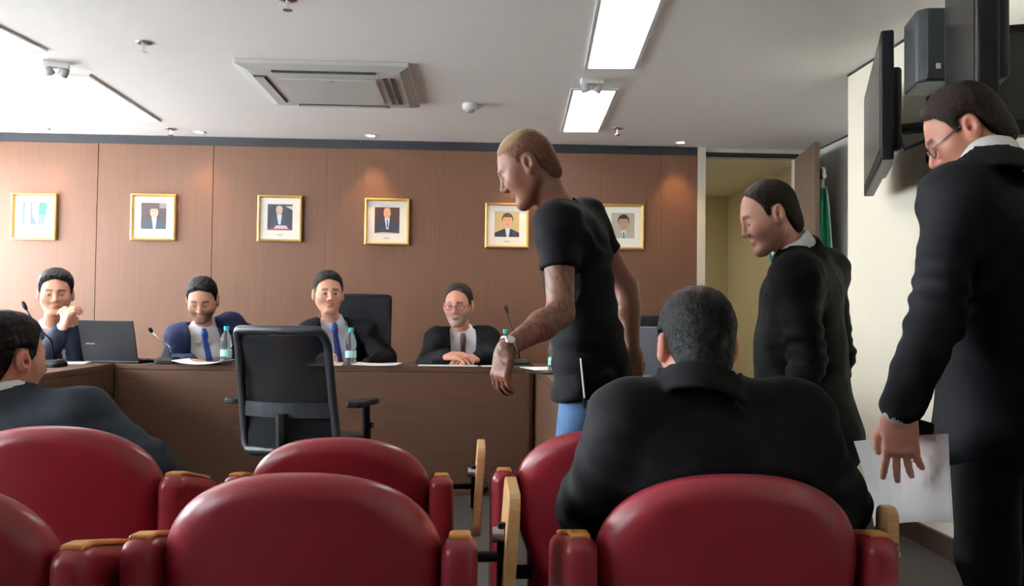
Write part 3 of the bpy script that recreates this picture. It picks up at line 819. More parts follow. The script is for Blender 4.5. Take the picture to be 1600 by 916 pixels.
def laptop(loc, rz, label, open_ang=105, w=.36, d=.24, thing_mat=BLACKP):
    o = empty('laptop', loc, rz); tag(o, label, 'laptop')
    # local: lid hinge along x at y = 0, keyboard towards +y (the user's side)
    MB().box((-w / 2, 0, 0), (w / 2, d, .018)).build('base', thing_mat, o, bevel=.004)
    MB().box((-w / 2 + .02, .03, .0181), (w / 2 - .02, d - .09, .020)).build('keyboard', SATINBLK, o)
    a = math.radians(open_ang)
    R = Matrix.Rotation(-(math.pi - a) + math.pi / 2, 3, 'X')
    R = Matrix.Rotation(a - math.pi / 2, 3, 'X')
    lid = MB().box((-w / 2, -.008, 0), (w / 2, 0, d)).build('lid', thing_mat, o, bevel=.003)
    lid.location = (0, -.002, .016); lid.rotation_euler = (a - math.pi / 2, 0, 0)
    MB().box((-w / 2 + .012, .0002, .014), (w / 2 - .012, .0012, d - .012)).build('screen', SCREEN, lid)
    MB().box((-.15, -.0092, .098), (-.09, -.0082, .106)).build('emblem', GREYP, lid)
    return o
lp = at(176, 571, 5.12)
laptop((lp.x, 5.10, ZS), math.radians(-14), 'open black laptop with its lid towards us on the left table corner', 103, .37, .245)
lp2 = at(1015, 598, 4.25)
laptop((lp2.x + .02, 4.28, ZS), math.radians(-36), 'open grey laptop on the right table wing beside the broad man\'s head', 112, .37, .27, mat('laptop_grey', (.085, .09, .10), .4))
def sheet(name, c, w, d, rz, label, curl=0.0, group=None, z=ZS, m=PAPER, th=.004):
    o = MB(); nx = 6
    R = Matrix.Rotation(rz, 3, 'Z')
    top = []; bot = []
    for j in (0, 1):
        for i in range(nx + 1):
            u = i / nx - .5; q = R @ Vector((u * w, (j - .5) * d, 0))
            zz = curl * abs(u * 2) ** 2
            top.append(q + Vector((0, 0, zz + th))); bot.append(q + Vector((0, 0, zz)))
    vs = top + bot; n = nx + 1; N = 2 * n; fs = []
    for i in range(nx):
        fs += [(i, i + 1, n + i + 1, n + i), (N + i + 1, N + i, N + n + i, N + n + i + 1), (i + 1, i, N + i, N + i + 1), (n + i, n + i + 1, N + n + i + 1, N + n + i)]
    fs += [(0, n, N + n, N), (nx, N + nx, N + n + nx, n + nx)]
    ob = o.add(vs, fs).build(name, m)
    ob.location = (c[0], c[1], z); tag(ob, label, 'paper', group or 'papers on the table'); return ob
for (px, Y, w, d, rz, curl, lab) in ((100, 5.02, .26, .2, .2, 0, 'sheets of paper on the table before the man with folded hands at far left'),
        (318, 5.10, .30, .21, -.1, .02, 'curling sheets of paper before the panel man in blue'),
        (508, 5.14, .21, .25, .1, 0, 'sheet of paper left of the bottle before the man in the deep blue tie'),
        (590, 5.13, .27, .2, -.05, .006, 'stack of paper right of the bottle before the man in the deep blue tie'),
        (700, 5.09, .36, .09, .0, 0, 'sheets of paper beneath the clasped hands of the bespectacled man'),
        (768, 5.075, .12, .08, .1, 0, 'small sheet of paper behind the tattooed man\'s hand'),
        (850, 4.9, .21, .25, .3, 0, 'sheet of paper on the right table wing')):
    p = at(px, 570, Y); sheet('paper_sheets', (p.x, Y), w, d, rz, lab, curl)
ph = at(213, 568, 5.1)
o = MB().loft([[Vector((x, y, z)) for (x, y) in rrect(.05, .04, .012, 4)] for z in (0, .016, .022)]).build('computer_mouse', BLACKP, smooth=False, bevel=.006)
o.location = (ph.x + .08, 5.16, ZS); tag(o, 'small black device beside the laptop on the table corner', 'device')
cb = at(850, 590, 4.4)
o = MB().tube([(cb.x - .1, 4.62, ZS + .006), (cb.x - .02, 4.45, ZS + .006), (cb.x + .06, 4.42, ZS + .006), (cb.x + .16, 4.5, ZS + .006), (cb.x + .2, 4.7, ZS + .006)], .006, seg=6).build('cable', BLACKP, smooth=True)
tag(o, 'black cable lying on the right table wing', 'cable')
# ------------------------------------------------------------------ screens and speaker on the right wall
def tv(A, B, z0, z1, th, label, screen_side=1, sm=SCREEN):
    """flat television between the plan points A and B; the screen faces the left of A->B when screen_side = 1"""
    A = Vector(A); B = Vector(B); d = B - A; L = d.length
    o = empty('television', ((A.x + B.x) / 2, (A.y + B.y) / 2, z0), math.atan2(d.y, d.x)); tag(o, label, 'television', 'wall televisions')
    H = z1 - z0; s = screen_side
    MB().box((-L / 2, min(0, -s * th), 0), (L / 2, max(0, -s * th), H)).build('housing', BLACKP, o, bevel=.008)
    MB().box((-L / 2 + .03, min(0, s * .002), .05), (L / 2 - .03, max(0, s * .002), H - .03)).build('screen', sm, o)
    MB().box((-L / 2 * .7, min(-s * th, -s * (th + .045)), H * .12), (L / 2 * .7, max(-s * th, -s * (th + .045)), H * .8)).build('rear_cover', SATINBLK, o, bevel=.015)
    return o
tvA, tvB = (at(1376, 150, 3.30).x, 3.30), (at(1350, 190, 4.32).x, 4.32)
z0, z1 = at(1385, 250, 3.30).z, at(1363, 47, 3.30).z
t = tv(tvA, tvB, z0, z1, .05, 'slim black television seen almost edge-on, nearest the doorway', 1, SCREENG)
mid = Vector(((tvA[0] + tvB[0]) / 2, (tvA[1] + tvB[1]) / 2, (z0 + z1) / 2))
M0 = Matrix.Translation(t.location) @ Matrix.Rotation(t.rotation_euler.z, 4, 'Z')
def on_tv(mb, name, m, par=None):
    o = mb.build(name, m, par or t)
    if par is None: o.matrix_parent_inverse = M0.inverted()
    return o
c0 = Vector((X_R, mid.y, mid.z))
bk = on_tv(MB().tube([c0 + Vector((-.03, 0, 0)), Vector((mid.x + .16, mid.y + .10, mid.z)), Vector((mid.x + .10, mid.y + .02, mid.z))], .028, seg=8), 'wall_bracket', BLACKP)
on_tv(MB().box(c0 + Vector((-.03, -.09, -.16)), c0 + Vector((-.001, .09, .16))), 'wall_plate', BLACKP, bk)
on_tv(MB().tube([c0 + Vector((-.03, .05, -.05)), c0 + Vector((-.14, .08, -.1)), c0 + Vector((-.2, .02, -.03)), Vector((mid.x + .12, mid.y, mid.z - .08))], .008, seg=6), 'cable', mat('blue_cable', (.01, .015, .06), .5), bk)
# loudspeaker
Ys = 3.05
s0_, s1_ = at(1430, 75, Ys), at(1487, 75, Ys)
zb, zt = at(1458, 132, Ys).z, at(1458, 18, Ys).z
spk = empty('loudspeaker', ((s0_.x + s1_.x) / 2, Ys, zb), math.radians(-8)); tag(spk, 'small dark grey loudspeaker mounted between the televisions', 'loudspeaker')
w = (s1_.x - s0_.x)
MB().loft([[Vector((x, y, z)) for (x, y) in ((-w / 2, -.02), (-w / 2 + .03, -.045), (w / 2 - .03, -.045), (w / 2, -.02), (w / 2 - .02, .16), (-w / 2 + .02, .16))] for z in (0, zt - zb)]).build('cabinet', DARKGREY, spk, bevel=.008)
MB().loft([[Vector((x, y, z)) for (x, y) in ((-w / 2 + .012, -.034), (-w / 2 + .032, -.050), (w / 2 - .032, -.050), (w / 2 - .012, -.034))] for z in (.012, zt - zb - .012)]).build('grille', mat('speaker_grille', (.03, .036, .038), .6, bump=.5, bscale=300), spk)
MB().box((-.012, -.054, .045), (.006, -.0505, .066)).build('emblem', WHITEP, spk, bevel=.002)
MB().tube([(0, .16, (zt - zb) / 2), (X_R - spk.location.x - .0, .22, (zt - zb) / 2)], .018, seg=8).build('mount', BLACKP, spk)
# big television seen from its edge and the rear, cut by the top of the frame
a_, b_ = at(1494, 60, 2.75), at(1552, 60, 2.40)
t2 = tv((b_.x - .075, 2.36), (a_.x, 2.82), at(1520, 185, 2.6).z, at(1520, 185, 2.6).z + .62, .06, 'black television above the head of the man with the papers, cut by the top edge', 1)
# third screen at the frame edge, in front of its rack
a3, b3 = at(1556, 120, 2.62), at(1720, 120, 2.55)
t3 = tv((a3.x + .03, 2.70), (min(b3.x, X_R - .02), 2.60), at(1590, 205, 2.62).z, at(1590, 28, 2.62).z, .06, 'wall screen with a grey picture area at the upper right edge', -1, SCREENG)
# flag on its pole in the recess
fp = at(1297, 300, 6.45) - Vector((.06, 0, 0)); ztop = at(1297, 268, 6.45).z
fl = empty('flag', (fp.x, 6.45, 0)); tag(fl, 'green and white flag hanging on a pole in the corner by the doorway', 'flag')
MB().lathe([(0, 0), (.17, 0), (.17, .03), (.05, .06), (.03, .12), (0, .12)]).build('base', DARKBASE, fl)
MB().cyl((0, 0, .1), (0, 0, ztop - .05), .014, seg=12).build('pole', WHITEP, fl)
MB().lathe([(0, ztop - .07), (.028, ztop - .065), (.04, ztop - .04), (.028, ztop - .02), (.034, ztop), (.016, ztop + .03), (0, ztop + .035)]).build('finial', CHROME, fl, smooth=True)
def cloth(name, m, ph, r0, r1, z1, z0, a0, a1, parent):
    mb = MB(); n, k = 30, 14; outr = []; inr = []
    vs = []
    for j in range(k + 1):
        v = j / k; z = z1 + (z0 - z1) * v
        for i in range(n + 1):
            u = i / n; a = a0 + (a1 - a0) * u
            r = (r0 + (r1 - r0) * v ** .7) * (1 + .22 * math.sin(u * 22 + ph + v * 1.5))
            vs.append(Vector((math.cos(a) * r, math.sin(a) * r, z)))
    fs = [(j * (n + 1) + i, j * (n + 1) + i + 1, (j + 1) * (n + 1) + i + 1, (j + 1) * (n + 1) + i) for j in range(k) for i in range(n)]
    o = mb.add(vs, fs).build(name, m, parent, smooth=True)
    s = o.modifiers.new('solid', 'SOLIDIFY'); s.thickness = .004
cloth('flag_cloth', FLAGG, 0, .025, .12, ztop - .14, ztop - 1.25, math.radians(120), math.radians(300), fl)
cloth('flag_border', FLAGW, 1, .022, .085, ztop - .12, ztop - 1.2, math.radians(-55), math.radians(60), fl)
# ------------------------------------------------------------------ people
def d_capx(p, a, b, ra, rb): return d_rc(p, a, b, ra, rb)
def head_fn(o):
    eye_lo, eye_hi = o.get('eye', (-.003, .0025))
    jawW = o.get('jaw', 1.0); nose = o.get('nose', 1.0)
    def f(p):
        x, y, z = p[..., 0], p[..., 1], p[..., 2]
        q = np.stack([np.abs(x), y, z], -1)
        d = smin(d_ell(p, (0, -.016, .035), (.077, .094, .085)), d_ell(p, (0, .028, -.030), (.063 * jawW, .058, .088)), .045)
        d = smin(d, d_rc(q, (.051 * jawW, -.004, -.052), (.016, .066, -.103), .021, .017), .035)
        d = smin(d, d_ell(p, (0, .070, -.104), (.024, .020, .017)), .022)
        d = smin(d, d_sph(q, (.043 * jawW, .050, -.022), .026), .035)
        d = smin(d, d_rc(q, (0, .081, .024), (.040, .066, .026), .0105, .009), .018)
        d = smax(d, -d_ell(q, (.031, .097, .001), (.021, .0185, .0165)), .014)
        d = smin(d, d_rc(q, (0, .084, .012), (0, .102 + .007 * nose, -.028), .0070, .0110), .012)
        d = smin(d, d_sph(q, (.0115, .094, -.035), .0085), .008)
        d = smax(d, -d_sph(q, (.006, .103, -.0425), .0032), .003)
        d = smin(d, d_ell(p, (0, .0815, -.0605), (.021, .0122, .0046)), .007)
        d = smin(d, d_ell(p, (0, .0800, -.0710), (.018, .0122, .0056)), .007)
        d = smax(d, -d_ell(p, (0, .098, -.0655), (.026, .008, .0018)), .003)
        E = (.031, .0735, .0005)
        op = np.maximum(z - eye_hi, eye_lo - z)
        lid = np.maximum(d_sph(q, E, .0142), -np.maximum(op, -(y - .0735)))
        d = smin(d, lid, .006)
        # ears
        c, s_ = math.cos(.22), math.sin(.22)
        e = np.stack([q[..., 0] - .084, (y + .012) * c + (z + .006) * s_, -(y + .012) * s_ + (z + .006) * c], -1)
        ear = d_ell(e, (0, 0, 0), (.0135, .0205, .0335))
        ear = smin(ear, d_ell(e, (-.002, .004, -.024), (.009, .010, .012)), .01)
        ear = smax(ear, -d_ell(e, (.013, .003, .004), (.0095, .0115, .021)), .003)
        ear = smax(ear, -d_ell(e, (.004, .006, -.004), (.009, .005, .008)), .003)
        d = smin(d, ear, .008)
        return d
    return f
HL = [(-.14, -.11), (-.06, -.088), (-.042, -.045), (-.036, .012), (-.028, .024), (.006, .024), (.010, -.004), (.024, -.006), (.030, .035), (.042, .064), (.060, .084), (.1, .094)]
HL_RECEDE = [(-.14, -.11), (-.06, -.088), (-.042, -.045), (-.036, .012), (-.028, .024), (.006, .024), (.010, -.004), (.024, -.006), (.030, .040), (.040, .066), (.052, .098), (.1, .13)]
HL_SHAVE = [(-.14, -.10), (-.06, -.080), (-.042, -.035), (-.036, .012), (-.028, .024), (.006, .024), (.010, .004), (.024, .004), (.030, .040), (.045, .062), (.066, .074), (.1, .082)]
def hair_fn(o):
    t = o.get('hair_t', .010); line = o.get('line', HL); top = o.get('top', .006); seed = o.get('seed', 1)
    ys = [a for a, _ in line]; zs = [b for _, b in line]; nz = o.get('hnoise', .0022)
    def f(p):
        x, y, z = p[..., 0], p[..., 1], p[..., 2]
        up = np.clip((z - .03) / .09, 0, 1)
        d0 = smin(d_ell(p, (0, -.016, .035), (.077, .094, .085)), d_ell(p, (0, .028, -.030), (.063, .058, .088)), .045)
        d0 = smin(d0, d_ell(p, (0, -.054, -.035), (.054, .050, .075)), .03)
        hl = np.interp(y, ys, zs) + .0015 * np.sin(x * 330) + .003 * np.sin(x * 90 + 1)
        fade = np.clip((z - hl) / .028, 0, 1); fade = fade * (2 - fade)
        d = d0 - (t + .002) * fade - top * up * fade + .002
        d = d + nz * fade * (wrinkle(p, 150, seed) + .6 * wrinkle(p * arr((1, .5, .7)), 320, seed + 1))
        d = smax(d, (hl - z) * .6, .003)
        if 'bald_spot' in o: d = smax(d, -d_sph(p, o['bald_spot'][:3], o['bald_spot'][3]), .012)
        return d
    return f
def hand_fn(curl, side, spread=.06, thumb=.6):
    """local frame: +y along the fingers, +z the back of the hand; the thumb lies at x*side"""
    def seg(base, dirs, lens, rs):
        pts = [np.array(base)]
        for d, l in zip(dirs, lens): pts.append(pts[-1] + np.array(d) * l)
        return [(pts[i], pts[i + 1], rs[i], rs[i + 1]) for i in range(len(lens))]
    chains = []
    for i, (x, l) in enumerate(((.030, .074), (.0105, .083), (-.0095, .077), (-.028, .060))):
        cu = curl[i] if isinstance(curl, (list, tuple)) else curl
        a = 0; dirs = []
        for w in (.75, 1.0, .7):
            a += cu * w
            sp = spread * (1.5 - i)
            dirs.append((side * math.sin(sp) * math.cos(a), math.cos(a) * math.cos(sp), -math.sin(a)))
        chains.append(seg((side * x, .090 - .004 * abs(i - 1), 0), dirs, (l * .45, l * .30, l * .25), (.0095, .0088, .0082, .0072)))
    a = thumb
    chains.append(seg((side * .026, .022, -.006), ((side * .62, .70, -.34 - .2 * a), (side * (.35 - .5 * a), .85, -.35 - .3 * a), (side * (.2 - .7 * a), .9, -.3 - .3 * a)), (.042, .032, .026), (.014, .0115, .010, .008)))
    def f(p):
        palm = smin(d_box(p, (0, .048, 0), (.040, .046, .0125), .012), d_rc(p, (0, -.01, 0), (0, .03, 0), .026, .026, (0, 0, 1), .62), .03)
        tot = palm
        for ch in chains:
            df = None
            for (a_, b_, ra, rb) in ch:
                v = d_rc(p, a_, b_, ra, rb); df = v if df is None else smin(df, v, .003)
            tot = np.minimum(tot, smin(palm, df, .012))
        return tot
    return f
def basis(f, up):
    f = Vector(f).normalized(); r = f.cross(Vector(up)).normalized(); u = r.cross(f)
    return np.array([[r[i], f[i], u[i]] for i in range(3)])
def hand_basis(d, dorsal):
    y = Vector(d).normalized(); z = Vector(dorsal); z = (z - y * z.dot(y)).normalized(); x = y.cross(z)
    return np.array([[x[i], y[i], z[i]] for i in range(3)])
def eye_mesh(iris):
    bm = bmesh.new(); bmesh.ops.create_uvsphere(bm, u_segments=20, v_segments=14, radius=.0128)
    me = bpy.data.meshes.new('eye'); bm.to_mesh(me); bm.free()
    v = np.zeros(len(me.vertices) * 3, np.float32); me.vertices.foreach_get('co', v); v = v.reshape(-1, 3)
    rad = np.hypot(v[:, 0], v[:, 2]); fr = v[:, 1] > 0
    c = np.tile(np.array([.30, .27, .25]), (len(v), 1))
    c[(rad < .0062) & fr] = iris; c[(rad < .0028) & fr] = (.005, .005, .005)
    a = me.color_attributes.new('Col', 'FLOAT_COLOR', 'POINT')
    a.data.foreach_set('color', np.concatenate([c, np.ones((len(v), 1))], 1).astype(np.float32).ravel())
    me.materials.append(EYE); me.polygons.foreach_set('use_smooth', [True] * len(me.polygons))
    return me
EYES = eye_mesh((.05, .025, .012))
PALETTE = {'light': (.56, .285, .195), 'olive': (.48, .24, .160), 'brown': (.230, .100, .062), 'ruddy': (.56, .255, .175)}

def person(label, J, o):
    """J: joints in metres (world); o: look"""
    Jn = {k: np.array(v, np.float64) for k, v in J.items()}
    root = empty('person', (float(Jn['hip'][0]), float(Jn['hip'][1]), 0)); tag(root, label, 'person')
    org = (Jn['hip'][0], Jn['hip'][1], 0)
    hip, neck = Jn['hip'], Jn['neck']
    up = neck - hip; up /= np.linalg.norm(up)
    u = Jn['shR'] - Jn['shL']; u = u - up * (u @ up); u /= np.linalg.norm(u)
    fw = np.cross(up, u)
    T = np.stack([u, fw, up], 1)                                        # torso frame, origin at neck base
    fat = o.get('fat', 1.0); bend = o.get('bend', 0.0)                  # bend pushes the mid back out
    chest = neck - up * .17 - fw * (.01 + bend); waist = hip + up * .12 - fw * bend * .4
    hs = o.get('hscale', 1.0)
    Rh = basis(J['hf'], o.get('hup', (0, 0, 1))); hc = Jn['head']
    HB_ = lambda v: hc + Rh @ np.array(v) * hs                          # head-local to world
    skin = np.array(PALETTE[o.get('skin', 'light')]); hairc = np.array(o.get('hair', (.018, .013, .010)))
    vox = o.get('vox', .012); fvox = o.get('fvox', .0042)
    # ---- body: one continuous surface
    B = Sdf()
    B.rc(hip, chest, .085 * fat, .088 * fat, .05, u, 1.45)
    B.rc(Jn['shL'], Jn['shR'], .045, .045, .05)
    B.rc(neck - up * .03, HB_((0, -.028, -.05)), .058 * o.get('neck', 1), .053 * o.get('neck', 1), .04)
    B.rc(neck - up * .01, Jn['shL'] * .6 + neck * .4 - up * .01, .040, .038, .03); B.rc(neck - up * .01, Jn['shR'] * .6 + neck * .4 - up * .01, .040, .038, .03)
    am = o.get('arm', 1.0)
    for s in 'LR':
        sh, el, wr = Jn['sh' + s], Jn['el' + s], Jn['wr' + s]
        B.rc(sh, el, .052 * am, .041 * am, .03)
        B.rc(el, el + (wr - el) * .35, .041 * am, .043 * am, .02)
        B.rc(el + (wr - el) * .35, wr, .043 * am, .028, .02)
    B.local(head_fn(o), Rh, hc, hs, (-.11, -.13, -.14), (.11, .14, .15), .02)
    fine = [(hc - .16 * hs, hc + .16 * hs)]
    for s, sg in (('L', 1), ('R', -1)):
        h = o.get('hand' + s)
        if h is None: h = (Jn['wr' + s] - Jn['el' + s], fw, .5)
        M_ = hand_basis(h[0], h[1])
        B.local(hand_fn(h[2], sg, h[3] if len(h) > 3 else .06, h[4] if len(h) > 4 else .5), M_, Jn['wr' + s], o.get('handscale', 1.0), (-.10, -.03, -.10), (.10, .19, .05), .015)
        c = Jn['wr' + s] + M_[:, 1] * .08
        fine.append((c - .11, c + .11))
    if o.get('legs_skin', False):
        for s in 'LR':
            h0 = hip + u * (.09 if s == 'R' else -.09)
            B.rc(h0, Jn['kn' + s], .07, .05, .04); B.rc(Jn['kn' + s], Jn['an' + s], .048, .035, .03)
    v, q = B.mesh(vox, fine, fvox)
    # ---- skin colours
    L = (v - hc) @ Rh / hs
    ax_, y, z = np.abs(L[:, 0]), L[:, 1], L[:, 2]
    inh = (np.linalg.norm(L, axis=1) < .19)
    C = np.tile(skin, (len(v), 1))
    def mixc(mask, c): C[:] = C * (1 - mask[:, None]) + np.array(c) * mask[:, None]
    def soft(d, w): return np.clip(.5 - d / w, 0, 1)
    mixc(soft(d_ell(L, (0, .09, -.066), (.025, .03, .013)), .006) * .6 * inh, skin * np.array([.74, .50, .50]))
    mixc(np.clip(1 - np.linalg.norm(L - arr((0, .1, -.03)), axis=1) / .03, 0, 1) * .35 * inh, skin * np.array([1.05, .8, .75]))
    mixc(np.clip(1 - np.abs(ax_ - .087) / .014, 0, 1) * (np.abs(z + .006) < .04) * (np.abs(y + .01) < .03) * .35 * inh, skin * np.array([1.05, .72, .66]))
    br = soft(np.maximum(np.abs(z - (.0265 - .25 * np.maximum(ax_ - .036, 0))) - .0056, np.maximum(.013 - ax_, ax_ - .049)), .005) * (y > .04) * inh
    mixc(br * o.get('brow', .85), hairc * o.get('browmul', 1.0))
    mixc(soft(np.maximum(d_sph(np.stack([ax_, y, z], 1), (.031, .0735, .0005), .0162), -(y - .07)), .004) * .25 * inh, skin * .45)
    bd = o.get('beard')
    if bd is not None:
        m = soft(np.maximum(z + .043 - .5 * np.clip(.055 - y, 0, .05), -(y + .005)), .018) * (z > -.135)
        must = soft(np.maximum(np.abs(z + .050) - .007, ax_ - .030), .008) * (y > .05)
        lips = soft(d_ell(L, (0, .09, -.066), (.024, .03, .011)), .004)
        m = np.maximum(m, must) * (1 - lips) * inh
        mixc(m * bd[0], bd[1])
    if o.get('under', True):
        hd = hair_fn(o)(L)
        mixc(soft(hd - .002, .006) * inh * .9, hairc)
    if 'paint' in o: o['paint'](v, C, Jn)
    np_mesh('body', v, q, SKIN, root, C, org)
    # ---- eyes
    for s in (-1, 1):
        e = link('eye', EYES, root)
        p = HB_((s * .031, .0735, .0005))
        look = Matrix(Rh.tolist()).to_4x4() @ Matrix.Rotation(o.get('gaze', -.1), 4, 'X') @ Matrix.Scale(hs, 4)
        e.matrix_local = Matrix.Translation(Vector(p) - Vector(org)) @ look
    # ---- hair
    if o.get('hairmesh', True):
        S = Sdf(); S.local(hair_fn(o), Rh, hc, hs, (-.11, -.14, -.10), (.11, .12, .16))
        hv, hq = S.mesh(o.get('hvox', .005))
        Lh = (hv - hc) @ Rh / hs
        HC = np.tile(hairc, (len(hv), 1))
        if 'hairpaint' in o: HC = o['hairpaint'](Lh, HC)
        np_mesh('hair', hv, hq, HAIR, root, HC, org)
    # ---- shirt, collar, cuffs
    top = o['top_kind'] if 'top_kind' in o else 'suit'
    wf = o.get('wr_amp', .0035); seed = o.get('seed', 1)
    def torso_items(S, g, sleeves, k=.05, ext=0.0):
        """g: thickness added around the body"""
        w = o.get('width', 1.0); r0 = o.get('belly', .118) * fat; r1 = .118 * fat
        S.rc(hip, waist, r0 + g, r0 + g, k, u, 1.32 * w); S.rc(waist, chest, r0 + g, r1 + g, k, u, 1.38 * w)
        sl, sr = Jn['shL'], Jn['shR']
        S.rc(sl - up * .005, sr - up * .005, .058 + g, None, .06)
        for sh in (sl, sr):
            S.rc(neck - up * .012, sh + up * .010, .052 + g, .050 + g, .045)
            S.rc(sh, chest * .5 + sh * .5 - up * .06, .07 + g, .08 + g, .06)
        if sleeves:
            for s in 'LR':
                sh, el, wr = Jn['sh' + s], Jn['el' + s], Jn['wr' + s]
                ss = o.get('sleeve', 1.0)
                S.rc(sh, el, (.060 + g) * ss, (.050 + g) * ss, .03)
                S.rc(el, el + (wr - el) * sleeves, (.050 + g) * ss, .036 + g, .02)
    def loc(P): return (P - arr(neck)) @ arr(T)
    def neckaxis():
        a = HB_((0, -.030, -.05)) - neck; return a / np.linalg.norm(a)
    na = neckaxis()
    nr = np.cross(fw, na); nr /= np.linalg.norm(nr); nf = np.cross(na, nr)
    NB = np.stack([-nr, nf, na], 1) if (nr @ u) < 0 else np.stack([nr, nf, na], 1)
    def nloc(P): return (P - arr(neck)) @ arr(NB)
    rcol = .070 * o.get('neck', 1)
    def collar_fn(r, th, zlo, zhi, front_drop, gap):
        def f(p):
            x, y, z = p[..., 0], p[..., 1] + .004, p[..., 2]
            rad = np.sqrt((x / 1.0) ** 2 + (y / 1.04) ** 2) + (z - .02) * .18
            fr = np.clip((y + .01) / r, 0, 1)
            zz = z + front_drop * fr
            d = np.maximum(np.abs(rad - r) - th, np.maximum(zlo - zz, zz - zhi))
            if gap is not None:
                d = np.maximum(d, -np.maximum(np.abs(x) - (gap + .5 * np.clip(.02 - zz, 0, .05)), -y))
            return d - .002
        return f
    if top == 'suit':
        SH = Sdf(); torso_items(SH, -.006, 0)
        if o.get('shirt_neck', True): SH.rc(neck - up * .05, neck + na * .006, .075, rcol - .002, .03)
        SH.add(lambda P: collar_fn(rcol, .005, -.030, .042 + o.get('collar_up', 0), .028, .003)(nloc(P)), neck - .12, neck + .12, 0)
        for s in 'LR':
            el, wr = Jn['el' + s], Jn['wr' + s]
            SH.rc(el + (wr - el) * .84, el + (wr - el) * .965, .040, .039, 0)
        vS, qS = SH.mesh(.011, [(neck - .09, neck + .09)], .0055)
        np_mesh('shirt', vS, qS, o.get('shirt', SHIRTW), root, None, org)
        # jacket
        JK = Sdf(); g = .014
        torso_items(JK, g, .90)
        r0 = o.get('belly', .118) * fat
        hem = Jn.get('hem')
        if hem is not None: JK.rc(hip, hem, r0 + g, r0 + g + o.get('flare', .012), .05, u, 1.34 * o.get('width', 1.0))
        vd = o.get('vdepth', .40); vw = o.get('vwidth', .070); lap = o.get('lapel', True); op = o.get('open', .012)
        def cut(P, d):
            p = loc(P); x, y, z = p[:, 0], p[:, 1], p[:, 2]
            d = d + wf * wrinkle(P, 42, seed) + wf * .6 * np.sin(wrinkle(P, 20, seed + 3) * 5 + (P @ arr(up)) * 70) * (np.abs(x) > .14)
            for s in 'LR':
                el = Jn['el' + s]; ad = Jn['wr' + s] - Jn['sh' + s]; ad = ad / np.linalg.norm(ad)
                r = P - arr(el); e2 = np.exp(-(r * r).sum(1) / .016)
                d = d + o.get('crease', .006) * e2 * np.sin(r @ arr(ad) * 120 + 4 * wrinkle(P, 14, seed))
            t = np.clip(-z / vd, 0, 1)
            w = vw * (1 - t) ** .8 + op * np.clip(-z / .1, 0, 1) + (t >= 1) * o.get('open_low', 0.0)
            front = (y > -.01)
            if lap:
                le = w + .010 + .050 * np.sin(np.clip(t, 0, 1) * 2.6 + .35)
                notch = (np.abs(z + .115) < .012) & (np.abs(x) > w + .030)
                d = np.where(front & (np.abs(x) < le) & (t < .98) & ~notch, d - .0055, d)
            v = np.where(front & (y < r0 + .05), np.abs(x) - w, .2)
            d = np.maximum(d, -v)
            # neck opening
            n = nloc(P)
            rad = np.hypot(n[:, 0], n[:, 1] + .004)
            d = np.maximum(d, np.minimum(rcol + .004 - rad, n[:, 2] + .07 * np.clip((n[:, 1] + .02) / .05, 0, 1)))
            return d
        JK.mods.append(cut)
        # standing collar of the jacket around the back of the neck
        JK.add(lambda P: np.maximum(collar_fn(rcol + .013, .006, -.06, .012, .05, None)(nloc(P)), nloc(P)[..., 1] - .03), neck - .12, neck + .12, .012)
        vJ, qJ = JK.mesh(o.get('jvox', .0105))
        np_mesh('jacket', vJ, qJ, o['suit'], root, None, org)
        if 'tie' in o:
            zs_ = np.linspace(o.get('tie_top', .035), -o.get('tie_len', .46), 22); tb = MB(); rings = []
            for i, zz in enumerate(zs_):
                ys_ = np.linspace(.30, -.02, 120)
                P = neck + np.outer(np.zeros(120), u) + np.outer(ys_, fw) + zz * up
                dv = SH.value(P.astype(np.float32)); k = np.argmax(dv < 0)
                yy = ys_[k] if (dv < 0).any() else .1
                hw_ = [.013, .020, .021, .017][i] if i < 4 else .016 + .024 * (i - 4) / 18
                th = [.010, .014, .013, .008][i] if i < 4 else .005
                c = neck + fw * (yy + .001) + up * zz
                rings.append([Vector(c + u * (sx * hw_) + fw * ty) - Vector(org) for sx, ty in ((-1, 0), (-.6, th), (.6, th), (1, 0), (0, -.004))])
            tb.loft(rings).build('tie', o['tie'], root, smooth=True)
    else:
        TS = Sdf(); torso_items(TS, .004, 0, .05)
        hem = Jn['hem']
        r0 = o.get('belly', .118) * fat
        TS.rc(hip + up * .04, hem, r0 + .012, r0 + .030, .04, u, 1.42)
        for s in 'LR':
            sh, el = Jn['sh' + s], Jn['el' + s]
            TS.rc(sh, sh + (el - sh) * .50, .066 * am, .060 * am, .03)
        def tcut(P, d):
            d = d + .0045 * wrinkle(P, 36, seed) + .003 * np.sin(wrinkle(P, 16, 2) * 6 + P[:, 2] * 60)
            n = nloc(P)
            d = np.maximum(d, np.minimum(.064 - np.hypot(n[:, 0], n[:, 1]), n[:, 2] + .03))
            for s in 'LR':
                sh, el = Jn['sh' + s], Jn['el' + s]; a = (el - sh) / np.linalg.norm(el - sh)
                t = (P - arr(sh)) @ arr(a)
                rr = np.linalg.norm(P - arr(sh) - t[:, None] * arr(a), axis=1)
                d = np.where((rr < .085) & (t > .12), np.maximum(d, t - np.linalg.norm(el - sh) * .50), d)
            h = (P - arr(hem)) @ arr(up)
            d = np.maximum(d, .0 - h)
            return d
        TS.mods.append(tcut)
        vT, qT = TS.mesh(.0085)
        np_mesh('tshirt', vT, qT, o['suit'], root, None, org)
    # ---- trousers and shoes
    TR = Sdf(); tw = o.get('trw', 1.0)
    TR.rc(hip + u * .06, hip - u * .06, .096 * fat, None, .05)
    TR.rc(hip + up * .06, hip + up * .0, .096 * fat, .100 * fat, .05, u, 1.25)
